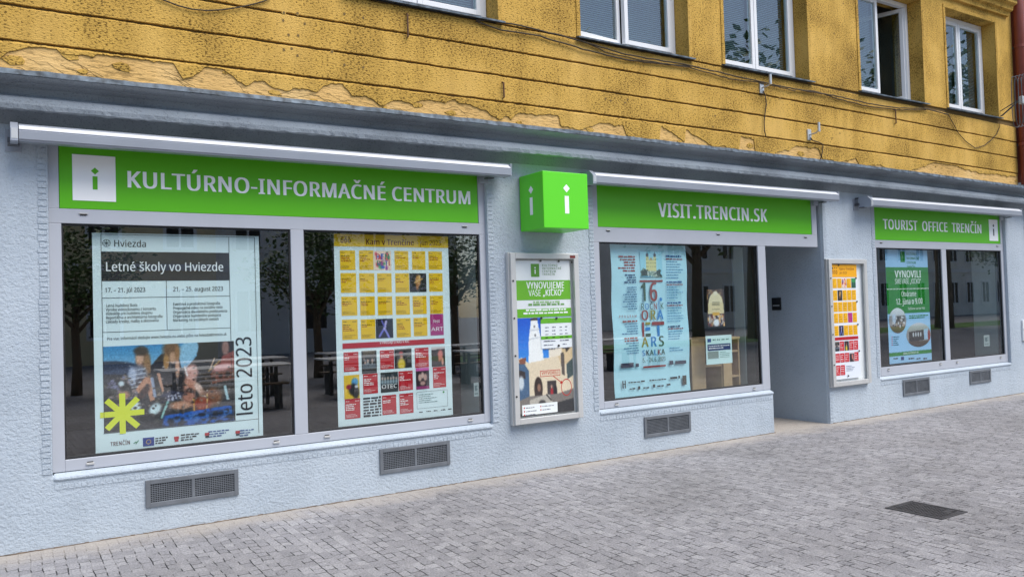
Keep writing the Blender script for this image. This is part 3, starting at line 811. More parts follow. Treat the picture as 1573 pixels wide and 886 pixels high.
# ================================================================== THE BUILDING
XL, XR = -7.0, 14.16            # the facade runs from XL to the downpipe
FY, WY = 0.0, -0.05             # shop frames / plaster face of the ground floor
B = thing('building', 'ochre plastered town building above a grey blue shopfront with three green signs', 'building', (4.0, 0, 0))


def wall_grid(mb, xs, zs, hole, y0, y1, m, back=True):
    """a wall slab y0..y1 on the grid xs * zs, leaving out the cells hole(xc, zc), with the reveals closed"""
    nx, nz = len(xs) - 1, len(zs) - 1
    H = [[hole((xs[i] + xs[i + 1]) / 2, (zs[j] + zs[j + 1]) / 2) for j in range(nz)] for i in range(nx)]
    idx = {}
    vs, fs = [], []

    def V(i, j, k):
        if (i, j, k) not in idx:
            idx[i, j, k] = len(vs)
            vs.append((xs[i], (y0, y1)[k], zs[j]))
        return idx[i, j, k]
    solid = lambda i, j: 0 <= i < nx and 0 <= j < nz and not H[i][j]
    for i in range(nx):
        for j in range(nz):
            if H[i][j]:
                continue
            fs.append((V(i, j, 0), V(i + 1, j, 0), V(i + 1, j + 1, 0), V(i, j + 1, 0)))
            if back:
                fs.append((V(i, j, 1), V(i, j + 1, 1), V(i + 1, j + 1, 1), V(i + 1, j, 1)))
            if not solid(i - 1, j):
                fs.append((V(i, j, 0), V(i, j + 1, 0), V(i, j + 1, 1), V(i, j, 1)))
            if not solid(i + 1, j):
                fs.append((V(i + 1, j, 0), V(i + 1, j, 1), V(i + 1, j + 1, 1), V(i + 1, j + 1, 0)))
            if not solid(i, j - 1):
                fs.append((V(i, j, 0), V(i, j, 1), V(i + 1, j, 1), V(i + 1, j, 0)))
            if not solid(i, j + 1):
                fs.append((V(i, j + 1, 0), V(i + 1, j + 1, 0), V(i + 1, j + 1, 1), V(i, j + 1, 1)))
    return mb.mesh(vs, fs, m)


# ---- ground floor wall with the three shop openings and the doorway
SH = [(0.335, 3.985), (5.275, 7.955), (10.12, 13.56)]     # outer edges of the frames
SILL, HEAD = 0.50, 3.02
DOOR = (7.955, 9.015)


def gf_hole(x, z):
    if any(a < x < b for a, b in SH) and SILL < z < HEAD:
        return True
    return DOOR[0] < x < DOOR[1] and z < HEAD


mb = MB()
wall_grid(mb, [XL, SH[0][0], SH[0][1], SH[1][0], DOOR[0], DOOR[1], SH[2][0], SH[2][1], XR], [-0.3, SILL, HEAD, 3.30], gf_hole, WY, 0.40, M_WALL)
# sloping plaster ledges under the shop frames
for a, b in SH:
    mb.prism_x([(WY - 0.012, SILL - 0.035), (WY - 0.012, SILL - 0.008), (0.0, SILL + 0.02), (0.0, SILL - 0.035)], [a + 0.005, b - 0.005 if b > 9 or b < 5 else b], M_WALL)
# the recess of the doorway: side walls, ceiling
mb.box(DOOR[1] - 0.005, DOOR[1] + 0.14, -0.03, 1.9, -0.3, HEAD - 0.004, M_WALL)
mb.box(DOOR[0] - 0.12, DOOR[0], 0.402, 1.9, -0.3, HEAD, M_WALL)
mb.box(DOOR[0], DOOR[1] - 0.006, 0.08, 1.9, 2.33, 2.45, M_WALL)
mb.build('ground_floor_wall', B, bevel=0.012)

# ---- toothed plaster edges beside the frames
for x, side, z0, z1 in ((0.335, -1, 0.52, 2.86), (3.985, 1, 0.52, 2.86), (5.275, -1, 0.52, 2.86), (9.015, 1, 0.03, 2.86), (10.12, -1, 0.52, 2.82), (13.56, 1, 0.52, 2.82)):
    mb = MB()
    q = 0.004 if side < 0 else -0.004
    mb.box(x + side * 0.003, x + side * 0.012, WY - 0.0052, WY + 0.004, z0, z1, M_WALL)
    z = z0
    while z < z1:
        h = rnd.uniform(0.031, 0.038)
        w = rnd.uniform(0.058, 0.072)
        a, b = (x - w, x - 0.0125) if side < 0 else (x + 0.0125, x + w)
        mb.box(a, b, WY - rnd.uniform(0.005, 0.0065), WY + 0.004, z, z + h, M_WALL)
        z += h + rnd.uniform(0.006, 0.009)
    mb.build('plaster_edge', B, origin=(x, WY, z0))
for a, b in ((0.345, 3.975), (5.285, 7.945), (10.13, 13.55)):
    mb = MB()
    x = a
    while x < b:
        w = rnd.uniform(0.030, 0.042)
        mb.box(x, min(x + w, b), WY - rnd.uniform(0.0025, 0.004), WY + 0.004, SILL - 0.095, SILL - 0.062 + rnd.uniform(-0.003, 0.003), M_WALL)
        x += w + 0.005
    mb.build('plaster_edge', B, origin=(a, WY, SILL))

M_DIRT = mat('dry dirt', (0.17, 0.13, 0.095), 0.95, var=(9, 0.5))
# dirt and crumbs caught in the joint at the foot of the wall
mb = MB()
x = XL
while x < XR:
    if not (DOOR[0] < x < DOOR[1]):
        w = rnd.uniform(0.02, 0.07)
        mb.box(x, x + w, WY - rnd.uniform(0.008, 0.02), WY - 0.0005, 0.0005, rnd.uniform(0.002, 0.007), M_DIRT)
        x += w
    else:
        x = DOOR[1]
mb.build('dirt', B, origin=(4, WY, 0))['kind'] = 'stuff'
# ---- shop windows
def shop_window(x0, x1, panes, zb, zt, sign_top, mull, extra=None):
    """panes: list of (x0, x1); the frame closes everything between them up to the sign field"""
    f = MB()
    y0, y1 = -0.012, 0.07
    zr = 2.395
    xs = [x0] + [v for p in panes for v in p] + [x1]
    f.box(x0, xs[1], y0, y1, SILL + 0.02, zt + 0.0, M_FRAME)
    for i in range(2, len(xs) - 2, 2):
        f.box(xs[i], xs[i + 1], y0, y1, zb, zt, M_FRAME)
    f.box(xs[-2], x1, y0, y1, SILL + 0.02, zt, M_FRAME)
    f.box(xs[1], xs[-2], y0, y1, SILL + 0.02, zb, M_FRAME)
    w = f.build('shop_window', B, origin=(x0, 0, SILL), bevel=0.004)
    for a, b in panes:
        q = MB()
        q.box(a - 0.006, b + 0.006, 0.016, 0.022, zb - 0.006, zt + 0.006, M_GLASS)
        q.build('pane', w, origin=(a, 0, zb))
        k = MB()
        k.frame(a, b, 0.004, 0.0155, zb, zt, 0.012, M_GASKET)
        k.frame(a, b, 0.0225, 0.06, zb, zt, 0.014, M_GASKET)
        k.build('gasket', w, origin=(a, 0, zb))
        for cx in (a + 0.16, b - 0.16):
            c = MB()
            c.box(cx - 0.026, cx + 0.026, y0 - 0.012, y0 - 0.0005, zb - 0.052, zb - 0.036, M_CASE)
            c.box(cx - 0.02, cx + 0.02, y0 - 0.009, y0 - 0.0004, zb - 0.036, zb - 0.028, M_BLACK)
            c.build('drain_cap', w, origin=(cx, y0, zb - 0.05), bevel=0.002)
    return w


ZB, ZT = 0.601, 2.311
w1 = shop_window(0.335, 3.985, [(0.416, 2.095), (2.206, 3.920)], 0.603, 2.310, 0, 0)
w2 = shop_window(5.275, 7.955, [(5.374, 7.820)], 0.592, 2.266, 0, 0)
w3 = shop_window(10.12, 13.56, [(10.206, 11.800), (11.920, 13.488)], 0.640, 2.278, 0, 0)


def head_frame(w, x0, x1, zt, zs0, zs1, sx0, sx1, caps):
    """the rails round a sign field above the panes"""
    f = MB()
    y0, y1 = -0.012, 0.07
    f.box(x0, x1, y0, y1, zt + 0.001, zs0, M_FRAME)
    f.box(x0, sx0, y0, y1, zs0, zs1 + 0.07, M_FRAME)
    f.box(sx1, x1, y0, y1, zs0, zs1 + 0.07, M_FRAME)
    f.box(sx0, sx1, y0, y1, zs1, zs1 + 0.07, M_FRAME)
    f.box(sx0, sx1, 0.02, y1, zs0, zs1, M_FRAME)
    o = f.build('head_rail', w, origin=(x0, 0, zt), bevel=0.003)
    for cx in caps:
        c = MB()
        c.box(cx - 0.03, cx + 0.03, y0 - 0.010, y0 - 0.0005, zs0 - 0.035, zs0 - 0.028, M_CASE)
        c.box(cx - 0.022, cx + 0.022, y0 - 0.008, y0 - 0.0004, zs0 - 0.045, zs0 - 0.035, M_BLACK)
        c.build('drain_cap', w, origin=(cx, y0, zs0 - 0.05))


head_frame(w1, 0.335, 3.985, 2.310, 2.417, 2.925, 0.404, 3.918, (0.56, 3.76))
head_frame(w2, 5.275, 8.955, 2.266, 2.425, 2.925, 5.366, 8.858, (5.5, 7.15, 8.72))
head_frame(w3, 10.12, 13.56, 2.278, 2.385, 2.87, 10.195, 13.49, (10.32, 13.38))

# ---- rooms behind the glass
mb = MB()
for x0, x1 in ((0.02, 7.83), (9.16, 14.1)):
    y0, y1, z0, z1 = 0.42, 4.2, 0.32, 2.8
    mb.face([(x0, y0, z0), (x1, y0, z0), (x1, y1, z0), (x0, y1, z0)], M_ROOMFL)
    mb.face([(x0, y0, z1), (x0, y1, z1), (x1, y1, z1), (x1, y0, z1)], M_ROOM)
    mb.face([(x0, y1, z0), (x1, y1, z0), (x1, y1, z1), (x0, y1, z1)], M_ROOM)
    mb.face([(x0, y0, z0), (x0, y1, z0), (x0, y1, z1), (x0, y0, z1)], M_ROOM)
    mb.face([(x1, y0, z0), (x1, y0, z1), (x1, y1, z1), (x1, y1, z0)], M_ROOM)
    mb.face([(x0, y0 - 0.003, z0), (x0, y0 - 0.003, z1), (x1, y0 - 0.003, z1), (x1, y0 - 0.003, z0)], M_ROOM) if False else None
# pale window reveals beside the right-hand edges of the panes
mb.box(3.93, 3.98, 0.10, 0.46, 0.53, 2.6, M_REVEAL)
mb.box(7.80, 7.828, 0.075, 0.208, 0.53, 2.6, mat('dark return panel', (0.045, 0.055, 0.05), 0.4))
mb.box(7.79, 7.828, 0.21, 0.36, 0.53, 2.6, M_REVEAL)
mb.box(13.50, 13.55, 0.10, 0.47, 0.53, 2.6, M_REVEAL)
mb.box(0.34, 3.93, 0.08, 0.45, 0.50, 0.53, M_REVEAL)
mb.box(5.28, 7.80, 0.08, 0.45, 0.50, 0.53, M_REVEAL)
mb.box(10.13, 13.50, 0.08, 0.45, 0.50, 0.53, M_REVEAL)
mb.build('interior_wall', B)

# ---- door at the back of the recess
d = MB()
d.box(DOOR[0], DOOR[1] - 0.006, 1.55, 1.62, 0.0, 2.33, M_FRAME)
dd = d.build('door', B, origin=(DOOR[0], 1.55, 0))
q = MB()
q.box(DOOR[0] + 0.12, DOOR[1] - 0.12, 1.535, 1.549, 0.25, 2.2, M_GASKET)
q.build('door_glass', dd, origin=(DOOR[0], 1.55, 0))
q = MB()
q.tube([(DOOR[0] + 0.07, 1.5, 0.9), (DOOR[0] + 0.07, 1.5, 1.3)], 0.012, M_GALV)
q.tube([(DOOR[0] + 0.07, 1.5, 0.95), (DOOR[0] + 0.07, 1.55, 0.95)], 0.008, M_GALV)
q.build('handle', dd, origin=(DOOR[0], 1.5, 0.9))

# ---- cornice between the two storeys
prof = [(0.03, 3.335), (-0.345, 3.318), (-0.345, 3.290), (-0.325, 3.287), (-0.225, 3.274), (-0.178, 3.248), (-0.168, 3.205), (-0.190, 3.186),
        (-0.240, 3.172), (-0.264, 3.156), (-0.274, 3.112), (-0.266, 3.080), (-0.222, 3.078), (-0.205, 3.118), (-0.085, 3.112), (-0.045, 3.0), (0.03, 3.0)]
xs = list(np.arange(XL, XR, 0.035)) + [XR]
jr = random.Random(3)
mb = MB()


def cj(x, k):
    a = 0.0045 if k in (11, 12) else 0.0008
    if k in (0, 13, 14, 15, 16):
        a = 0.0
    return jr.uniform(-a, a), sag(x) + jr.uniform(-a, a)


mb.prism_x(prof, xs, M_CORN, cj)
corn = mb.build('cornice', B, origin=(4, 0, 3.1))
mb = MB()
xs2 = list(np.arange(XL, XR, 0.12)) + [XR]
mb.prism_x([(0.0, 3.352), (-0.352, 3.330), (-0.362, 3.292), (-0.3485, 3.292), (-0.3475, 3.3225), (0.0, 3.340)], xs2, M_FLASH, lambda x, k: (jr.uniform(-0.003, 0.003), sag(x) + jr.uniform(-0.003, 0.003)))
mb.build('flashing', corn, origin=(4, 0, 3.1))

# ---- upper wall: rusticated courses
OPEN = [(2.66, 4.205), (5.225, 6.79), (7.385, 8.93), (10.03, 11.545), (12.19, 13.62)]    # window openings
ZS, ZTOP = 4.405, 5.95
jr = random.Random(11)


def course(mb, z0, z1, m, lower=None, y=0.0, yb=0.028, step=0.03):
    """one course with worn edges; lower(x) lifts the bottom edge where plaster has come away"""
    xs = list(np.arange(XL, XR, step)) + [XR]
    top, bot = [], []
    ja = jb = 0.0
    for x in xs:
        ja = ja * 0.6 + jr.uniform(-0.0024, 0.0024)
        jb = jb * 0.6 + jr.uniform(-0.0024, 0.0024)
        top.append(z1 + sag(x) + ja)
        bot.append(z0 + sag(x) + jb if lower is None else lower(x))
    vs, fs = [], []
    for i, x in enumerate(xs):
        b = min(bot[i], top[i] - 0.016)
        vs += [(x, yb, top[i] + 0.002), (x, y + 0.009, top[i] - 0.002), (x, y, top[i] - 0.012), (x, y, b + 0.0025), (x, y + 0.003, b), (x, yb, b)]
    for i in range(len(xs) - 1):
        for k in range(5):
            a, c = i * 6 + k, (i + 1) * 6 + k
            fs.append((a, a + 1, c + 1, c))
    mb.mesh(vs, fs, m)


mb = MB()
wall_grid(mb, [XL] + [v for o in OPEN for v in o] + [XR], [ZS, ZTOP, 9.2], lambda x, z: z < ZTOP and any(a < x < b for a, b in OPEN), 0.0, 0.45, M_YEL)
course(mb, 4.153, 4.391, M_YEL)
course(mb, 3.893, 4.137, M_YEL)
course(mb, 3.636, 3.877, M_YEL)
for px, py in ((436, 20), (457, 21), (435, 32), (468, 37), (443, 54), (458, 55), (436, 77), (448, 75), (457, 86), (510, 80), (529, 100), (558, 104), (529, 22), (558, 28), (930, 152), (938, 155), (960, 158), (964, 153), (1032, 168), (1098, 178),
               (1095, 195), (1198, 152), (1278, 212), (1290, 205), (1326, 212), (1380, 208), (1240, 62), (1281, 52), (1295, 6)):
    x, z = P(px, py, 0)
    mb.disc(x, z, 0.016 * rnd.uniform(.7, 1.2), 0.018 * rnd.uniform(.7, 1.2), -0.0012, M_YEL, 9)
    mb.disc(x, z, 0.011, 0.012, -0.0024, M_GROOVE, 9)
mb.build('upper_wall', B, origin=(4, 0, 4), bevel=0.0)
mb = MB()
mb.box(XL, XR, 0.026, 0.40, 3.31, 4.404, M_GROOVE)
mb.build('groove_backing', B, origin=(4, 0, 4))

# lowest course: the pitted coat has fallen off in ragged sheets down to the smooth plaster
zA, zB, zC = Z(0, 0, 3.146), Z(480, 0, 3.146), Z(850, 0, 3.6925)
zD = Z(1200, 0, 2.9544)
EDGE = [P(*zA(*p)) for p in ((-200, 250), (0, 290), (60, 250), (100, 235), (190, 222), (260, 226), (330, 262), (400, 268), (442, 282), (480, 260), (600, 258), (655, 275),
        (700, 276), (745, 305), (775, 292), (840, 297), (885, 380), (930, 382), (1000, 312), (1060, 330), (1120, 372), (1190, 414), (1225, 400), (1280, 397), (1330, 428), (1400, 440), (1470, 428))]
EDGE += [P(*zB(*p)) for p in ((20, 440), (90, 400), (140, 402), (190, 458), (262, 466), (325, 512), (400, 482), (440, 488), (485, 515), (505, 492), (560, 482), (640, 494), (690, 490), (780, 512), (850, 545), (900, 584),
        (930, 556), (960, 580), (990, 545), (1060, 552), (1190, 556), (1200, 612), (1290, 625), (1330, 612), (1400, 600), (1500, 606), (1520, 655))]
EDGE += [P(*zC(*p)) for p in ((470, 790), (600, 800), (612, 715), (650, 740), (750, 735), (745, 800), (900, 828), (1055, 845), (1062, 775), (1140, 785), (1145, 860), (1245, 880))]
EDGE += [P(*zD(*p)) for p in ((62, 668), (170, 672), (190, 725), (280, 735), (340, 718), (360, 752), (450, 745), (480, 768), (590, 775), (690, 740), (780, 745), (840, 770), (900, 785), (960, 790), (1040, 800), (1093, 795))]
EDGE.sort()
ex, ez = [p[0] for p in EDGE], [p[1] for p in EDGE]
er_ = random.Random(5)
fz = [er_.uniform(-1, 1) for _ in range(4000)]


def edge_z(x):
    z = float(np.interp(x, ex, ez)) if ex[0] <= x <= ex[-1] else 3.46 + 0.08 * math.sin(x * 3) + 0.05 * math.sin(x * 7.7)
    k = (x + 20) * 12
    for amp, f in ((0.014, 1.0), (0.009, 3.1)):
        a = k * f
        i = int(a)
        t = a - i
        z += amp * (fz[i % 4000] * (1 - t) + fz[(i + 1) % 4000] * t)
    return min(z, 3.605 + sag(x))


mb = MB()
mb.prism_x([(0.009, 3.20), (0.009, 3.617), (0.0255, 3.617), (0.0255, 3.20)], list(np.arange(XL, XR, 0.3)) + [XR], M_BARE, lambda x, k: (0, sag(x)))
mb.build('bare_plaster', B, origin=(4, 0, 3.4))
mb = MB()
course(mb, 3.3, 3.617, M_YEL, edge_z, y=-0.002, yb=0.0085, step=0.014)
# scabs and cracks of the coat that still cling lower down
for x, z, r in [(e[0] + er_.uniform(-.2, .2), e[1] - er_.uniform(0.03, 0.12), er_.uniform(0.015, 0.05)) for e in EDGE[::3]]:
    n = er_.randint(6, 9)
    pts = [(x + r * er_.uniform(1.0, 2.2) * math.cos(2 * math.pi * k / n) , z + r * er_.uniform(0.5, 0.9) * math.sin(2 * math.pi * k / n)) for k in range(n)]
    if min(p[1] for p in pts) < 3.3:
        continue
    mb.face([(a, 0.0035, c) for a, c in pts], M_YEL)
    for k in range(n):
        a, b = pts[k], pts[(k + 1) % n]
        mb.face([(a[0], 0.0035, a[1]), (a[0], 0.0088, a[1]), (b[0], 0.0088, b[1]), (b[0], 0.0035, b[1])], M_YEL)
# hairline cracks in the bare plaster
for k in range(70):
    x = er_.uniform(0.0, 3.2) if k < 40 else er_.uniform(0.0, 13.5)
    z = edge_z(x) - er_.uniform(0.02, 0.12)
    dz = er_.uniform(-0.5, 0.25)
    n = er_.randint(4, 12)
    for i in range(n):
        x2, z2 = x + er_.uniform(0.012, 0.04), z + er_.uniform(0.02, 0.04) * dz + er_.uniform(-0.010, 0.010)
        if z2 > 3.3 and z2 < edge_z(x2) - 0.004:
            mb.bar((x, z), (x2, z2), er_.uniform(0.002, 0.0045), 0.0084, M_GROOVE)
        x, z = x2, z2
mb.build('peeling_plaster', B, origin=(4, 0, 3.4), label='peeling ochre plaster with ragged cracks along the cornice')

# ---- upper windows
def upper_window(x0, x1, open_sash=0.0, ajar=0.0):
    z0, z1, y0 = 4.458, ZTOP, 0.20
    f = MB()
    f.frame(x0 + 0.005, x1 - 0.005, y0, y0 + 0.07, z0, z1 - 0.003, 0.06, M_UPVC)
    w = f.build('window', B, origin=(x0, y0, z0), bevel=0.004)
    xm = (x0 + x1) / 2
    s = MB()
    s.prism_x([(-0.055, ZS - 0.012), (-0.055, ZS + 0.004), (y0 - 0.002, z0 - 0.004), (y0 - 0.002, z0 - 0.016)], [x0 - 0.06, x1 + 0.06], M_FLASH)
    s.build('sill', w, origin=(x0, 0, ZS))
    for side in (0, 1):
        a, b = (x0 + 0.067, xm - 0.004) if side == 0 else (xm + 0.004, x1 - 0.067)
        ang = ajar if side == 0 else -open_sash
        hinge = (a if side == 0 else b, y0 + 0.03, z0 + 0.06)
        q = MB()
        q.frame(a, b, y0 - 0.004, y0 + 0.055, z0 + 0.064, z1 - 0.067, 0.052, M_UPVC)
        so = q.build('sash', w, origin=hinge, bevel=0.004)
        so.rotation_euler.z = ang
        q = MB()
        q.box(a + 0.05, b - 0.05, y0 + 0.018, y0 + 0.024, z0 + 0.113, z1 - 0.116, M_GLASS_UP)
        go = q.build('pane', w, origin=hinge)
        go.rotation_euler.z = ang
        if abs(ang) < 0.3:
            bl = MB()
            z = z0 + 0.12
            while z < z1 - 0.12:
                bl.box(a + 0.06, b - 0.06, y0 + 0.085, y0 + 0.103, z, z + 0.003, M_BLIND)
                bl.face([(a + 0.06, y0 + 0.083, z + 0.004), (b - 0.06, y0 + 0.083, z + 0.004), (b - 0.06, y0 + 0.10, z + 0.015), (a + 0.06, y0 + 0.10, z + 0.015)], M_BLIND)
                z += 0.024
            bl.build('blind', w, origin=hinge)
    return w


for i, (a, b) in enumerate(OPEN):
    upper_window(a, b, 1.25 if i == 3 else 0.0, 0.10 if i == 1 else 0.0)
# rooms behind
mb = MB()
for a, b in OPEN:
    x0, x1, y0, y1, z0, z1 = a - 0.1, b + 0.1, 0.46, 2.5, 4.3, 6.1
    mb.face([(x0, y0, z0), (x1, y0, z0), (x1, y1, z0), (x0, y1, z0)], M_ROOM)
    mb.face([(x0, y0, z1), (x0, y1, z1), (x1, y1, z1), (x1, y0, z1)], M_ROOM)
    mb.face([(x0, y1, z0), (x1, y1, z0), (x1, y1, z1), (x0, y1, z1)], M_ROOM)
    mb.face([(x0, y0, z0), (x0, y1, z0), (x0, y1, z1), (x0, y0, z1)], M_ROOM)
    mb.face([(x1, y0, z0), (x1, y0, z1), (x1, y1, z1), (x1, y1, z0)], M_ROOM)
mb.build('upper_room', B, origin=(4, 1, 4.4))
# narrow raised borders round the openings
for a, b in OPEN:
    mb = MB()
    mb.box(a - 0.05, a, -0.012, 0.0005, ZS + 0.01, ZTOP, M_YEL)
    mb.box(b, b + 0.05, -0.012, 0.0005, ZS + 0.01, ZTOP, M_YEL)
    mb.box(a - 0.05, b + 0.05, -0.012, 0.0005, ZTOP, ZTOP + 0.05, M_YEL)
    mb.build('window_surround', B, origin=(a, 0, ZS), bevel=0.004)
mb = MB()
mb.prism_x([(0.001, 6.10), (-0.05, 6.10), (-0.06, 6.16), (-0.11, 6.18), (-0.12, 6.24), (-0.18, 6.27), (-0.18, 6.35), (0.001, 6.37)], [XL, XR - 0.15], M_YEL)
mb.prism_x([(-0.002, 6.375), (-0.2, 6.352), (-0.21, 6.33), (-0.195, 6.33), (-0.19, 6.345), (-0.002, 6.368)][::-1], [XL, XR - 0.14], M_FLASH)
mb.build('string_course', B, origin=(4, 0, 6.2))
# the body of the house behind the facade and its roof
mb = MB()
M_ROOF = mat('roof tile', (0.22, 0.08, 0.045), 0.8, var=(4, 0.2))
mb.face([(XL, 0.45, -0.3), (XL, 8, -0.3), (XL, 8, 9.2), (XL, 0.45, 9.2)], M_YEL)
mb.face([(XR, 0.45, -0.3), (XR, 0.45, 9.2), (XR, 8, 9.2), (XR, 8, -0.3)], M_YEL)
mb.face([(XL, 8, -0.3), (XR, 8, -0.3), (XR, 8, 9.2), (XL, 8, 9.2)], M_YEL)
mb.build('side_wall', B, origin=(4, 4, 0))
mb = MB()
mb.prism_x([(-0.4, 9.2), (8.2, 9.2), (4, 11.8)], [XL - 0.2, XR], M_ROOF)
mb.build('roof', B, origin=(4, 4, 9.2))

# ================================================================== NEIGHBOUR, DOWNPIPE
n_ = thing('neighbour_building', 'red brown plastered building beyond the downpipe at the end of the street', 'building', (17, 0, 0))
M_NB = mat('red brown render', (0.24, 0.075, 0.05), 0.85, bump=(50, 0.5), var=(2, 0.15))
mb = MB()
mb.box(XR + 0.16, 24, 0.0, 8, 3.4, 9.6, M_NB)
mb.build('upper_wall', n_, origin=(17, 0, 4))
mb = MB()
mb.box(XR + 0.002, 24, WY, 8, -0.2, 3.399, M_WALL)
mb.build('ground_floor_wall', n_, origin=(17, 0, 0))
mb = MB()
mb.prism_x(prof, [XR + 0.003, 24], M_CORN, lambda x, k: (0, sag(XR)))
mb.build('cornice', n_, origin=(17, 0, 3.1))
mb = MB()
mb.prism_x([(-0.3, 9.6), (8.2, 9.6), (4, 12)], [XR + 0.1, 24.2], M_ROOF)
mb.build('roof', n_, origin=(17, 4, 9.6))

dp = MB()
dpx, dpy = 14.20, -0.10
dp.tube([(dpx, dpy, 3.36), (dpx, dpy, 9.1)], 0.075, M_PIPE, 16)
d_ = dp.build('downpipe', None, origin=(dpx, dpy, 3.36), smooth=True)
tag(d_, 'red brown rain downpipe running up the right end of the ochre wall', 'downpipe')
for z in (4.0, 5.6, 7.2):
    c = MB()
    c.tube([(dpx, dpy, z), (dpx, dpy, z + 0.05)], 0.086, M_PIPE, 16)
    c.box(dpx - 0.015, dpx + 0.015, dpy + 0.08, 0.05, z + 0.01, z + 0.04, M_ALU_D)
    c.build('pipe_clamp', d_, origin=(dpx, dpy, z))

# ================================================================== SIGNS
def i_mark(mb, cx, z0, z1, y, m, bold=1.0):
    """the information i: a square dot on its corner over a plain stem with a small foot"""
    h = z1 - z0
    w = h * 0.175 * bold
    mb.rect(cx - w / 2, cx + w / 2, z0, z0 + h * 0.60, y, m)
    r = w * 0.80
    cz = z1 - r
    mb.face([(cx - r, y, cz), (cx, y, cz - r), (cx + r, y, cz), (cx, y, cz + r)], m)


def sign(name, label, x0, x1, z0, z1):
    s = MB()
    s.box(x0 + 0.003, x1 - 0.003, -0.006, 0.0195, z0 + 0.003, z1 - 0.003, M_GREEN)
    o = s.build(name, None, origin=((x0 + x1) / 2, 0, z0), bevel=0.002)
    return tag(o, label, 'sign', 'green shop signs over the windows')


YS = -0.0085
z1_ = Z(0, 150, 2.954)
z3_ = Z(440, 220, 3.692)
z6_ = Z(890, 240, 3.745)
z8_ = Z(1180, 280, 2.768)
s1 = sign('shop_sign', 'long green sign with a white i square and the words about culture and information', 0.404, 3.918, 2.417, 2.925)
mb = MB()
xa, za = P(*z1_(572, 410))
xb, zb_ = P(*z3_(1050, 346))
mb.text('KULTÚRNO-INFORMAČNÉ CENTRUM', xa, (za + zb_) / 2, 0.125, YS, M_WHITE, width=xb - xa, bold=14, track=4, depth=0.002)
mb.build('lettering', s1, origin=(xa, YS, za))
x0, x1, z0, z1 = R(z1_, 0, 326, 257, 526, 474)
mb = MB()
mb.box(x0, x1, -0.0095, -0.0065, z0, z1, M_WHITE)
lg = mb.build('logo_square', s1, origin=(x0, YS, z0))
mb = MB()
i_mark(mb, (x0 + x1) / 2 + 0.005, z0 + 0.085, z1 - 0.09, -0.0103, M_GREEN, 1.15)
mb.build('information_mark', lg, origin=(x0, YS, z0))

s2 = sign('shop_sign', 'green sign with white website lettering over the entrance and its window', 5.366, 8.858, 2.425, 2.925)
xa, za = P(*z6_(455, 334))
xb, zb_ = P(*z6_(1080, 382))
mb = MB()
mb.text('VISIT.TRENCIN.SK', xa, (za + zb_) / 2 - 0.01, 0.155, YS, M_WHITE, width=xb - xa, bold=17, track=12, depth=0.002)
mb.build('lettering', s2, origin=(xa, YS, za))

s3 = sign('shop_sign', 'short green sign for a tourist office with a white i square at its end', 10.195, 13.49, 2.385, 2.87)
xa, za = P(*z8_(488, 196))
xb, zb_ = P(*z8_(908, 220))
mb = MB()
mb.text('TOURIST  OFFICE  TRENČÍN', xa, (za + zb_) / 2, 0.138, YS, M_WHITE, width=xb - xa, bold=15, track=10, depth=0.002)
mb.build('lettering', s3, origin=(xa, YS, za))
x0, x1, z0, z1 = R(z8_, 0, 935, 158, 976, 250)
mb = MB()
mb.box(x0, x1, -0.0095, -0.0065, z0, z1, M_WHITE)
lg = mb.build('logo_square', s3, origin=(x0, YS, z0))
mb = MB()
i_mark(mb, (x0 + x1) / 2, z0 + 0.08, z1 - 0.07, -0.0103, M_ALU_D, 1.0)
mb.build('information_mark', lg, origin=(x0, YS, z0))

# ---- cube sign standing off the wall
cx0, cx1, cyf, cz0, cz1 = 4.358, 4.888, -0.470, 2.342, 2.880
mb = MB()
mb.box(cx0, cx1, cyf, -0.064, cz0, cz1, M_GREEN_L)
cube = mb.build('cube_sign', None, origin=(4.623, -0.05, 2.6), bevel=0.006)
tag(cube, 'bright green cube sign with white i marks projecting from the wall', 'sign')
mb = MB()
i_mark(mb, 4.630, 2.485, 2.765, cyf - 0.0015, M_WHITE, 1.0)
mb.build('information_mark', cube, origin=(4.623, cyf, 2.6))
mb = MB()
mb2 = MB()
i_mark(mb2, 0.0, 2.485, 2.765, 0.0, M_WHITE, 1.0)
ym = (cyf - 0.064) / 2
mb.v = [(cx0 - 0.0015 + b, ym - a, c) for a, b, c in mb2.v]
mb.f, mb.m = mb2.f, mb2.m
mb.build('information_mark', cube, origin=(cx0, ym, 2.6))
mb = MB()
mb.box(cx0 + 0.12, cx1 - 0.12, -0.0635, -0.05, cz0 + 0.1, cz1 - 0.1, M_ALU_D)
mb.build('wall_plate', cube, origin=(4.623, -0.05, 2.6))

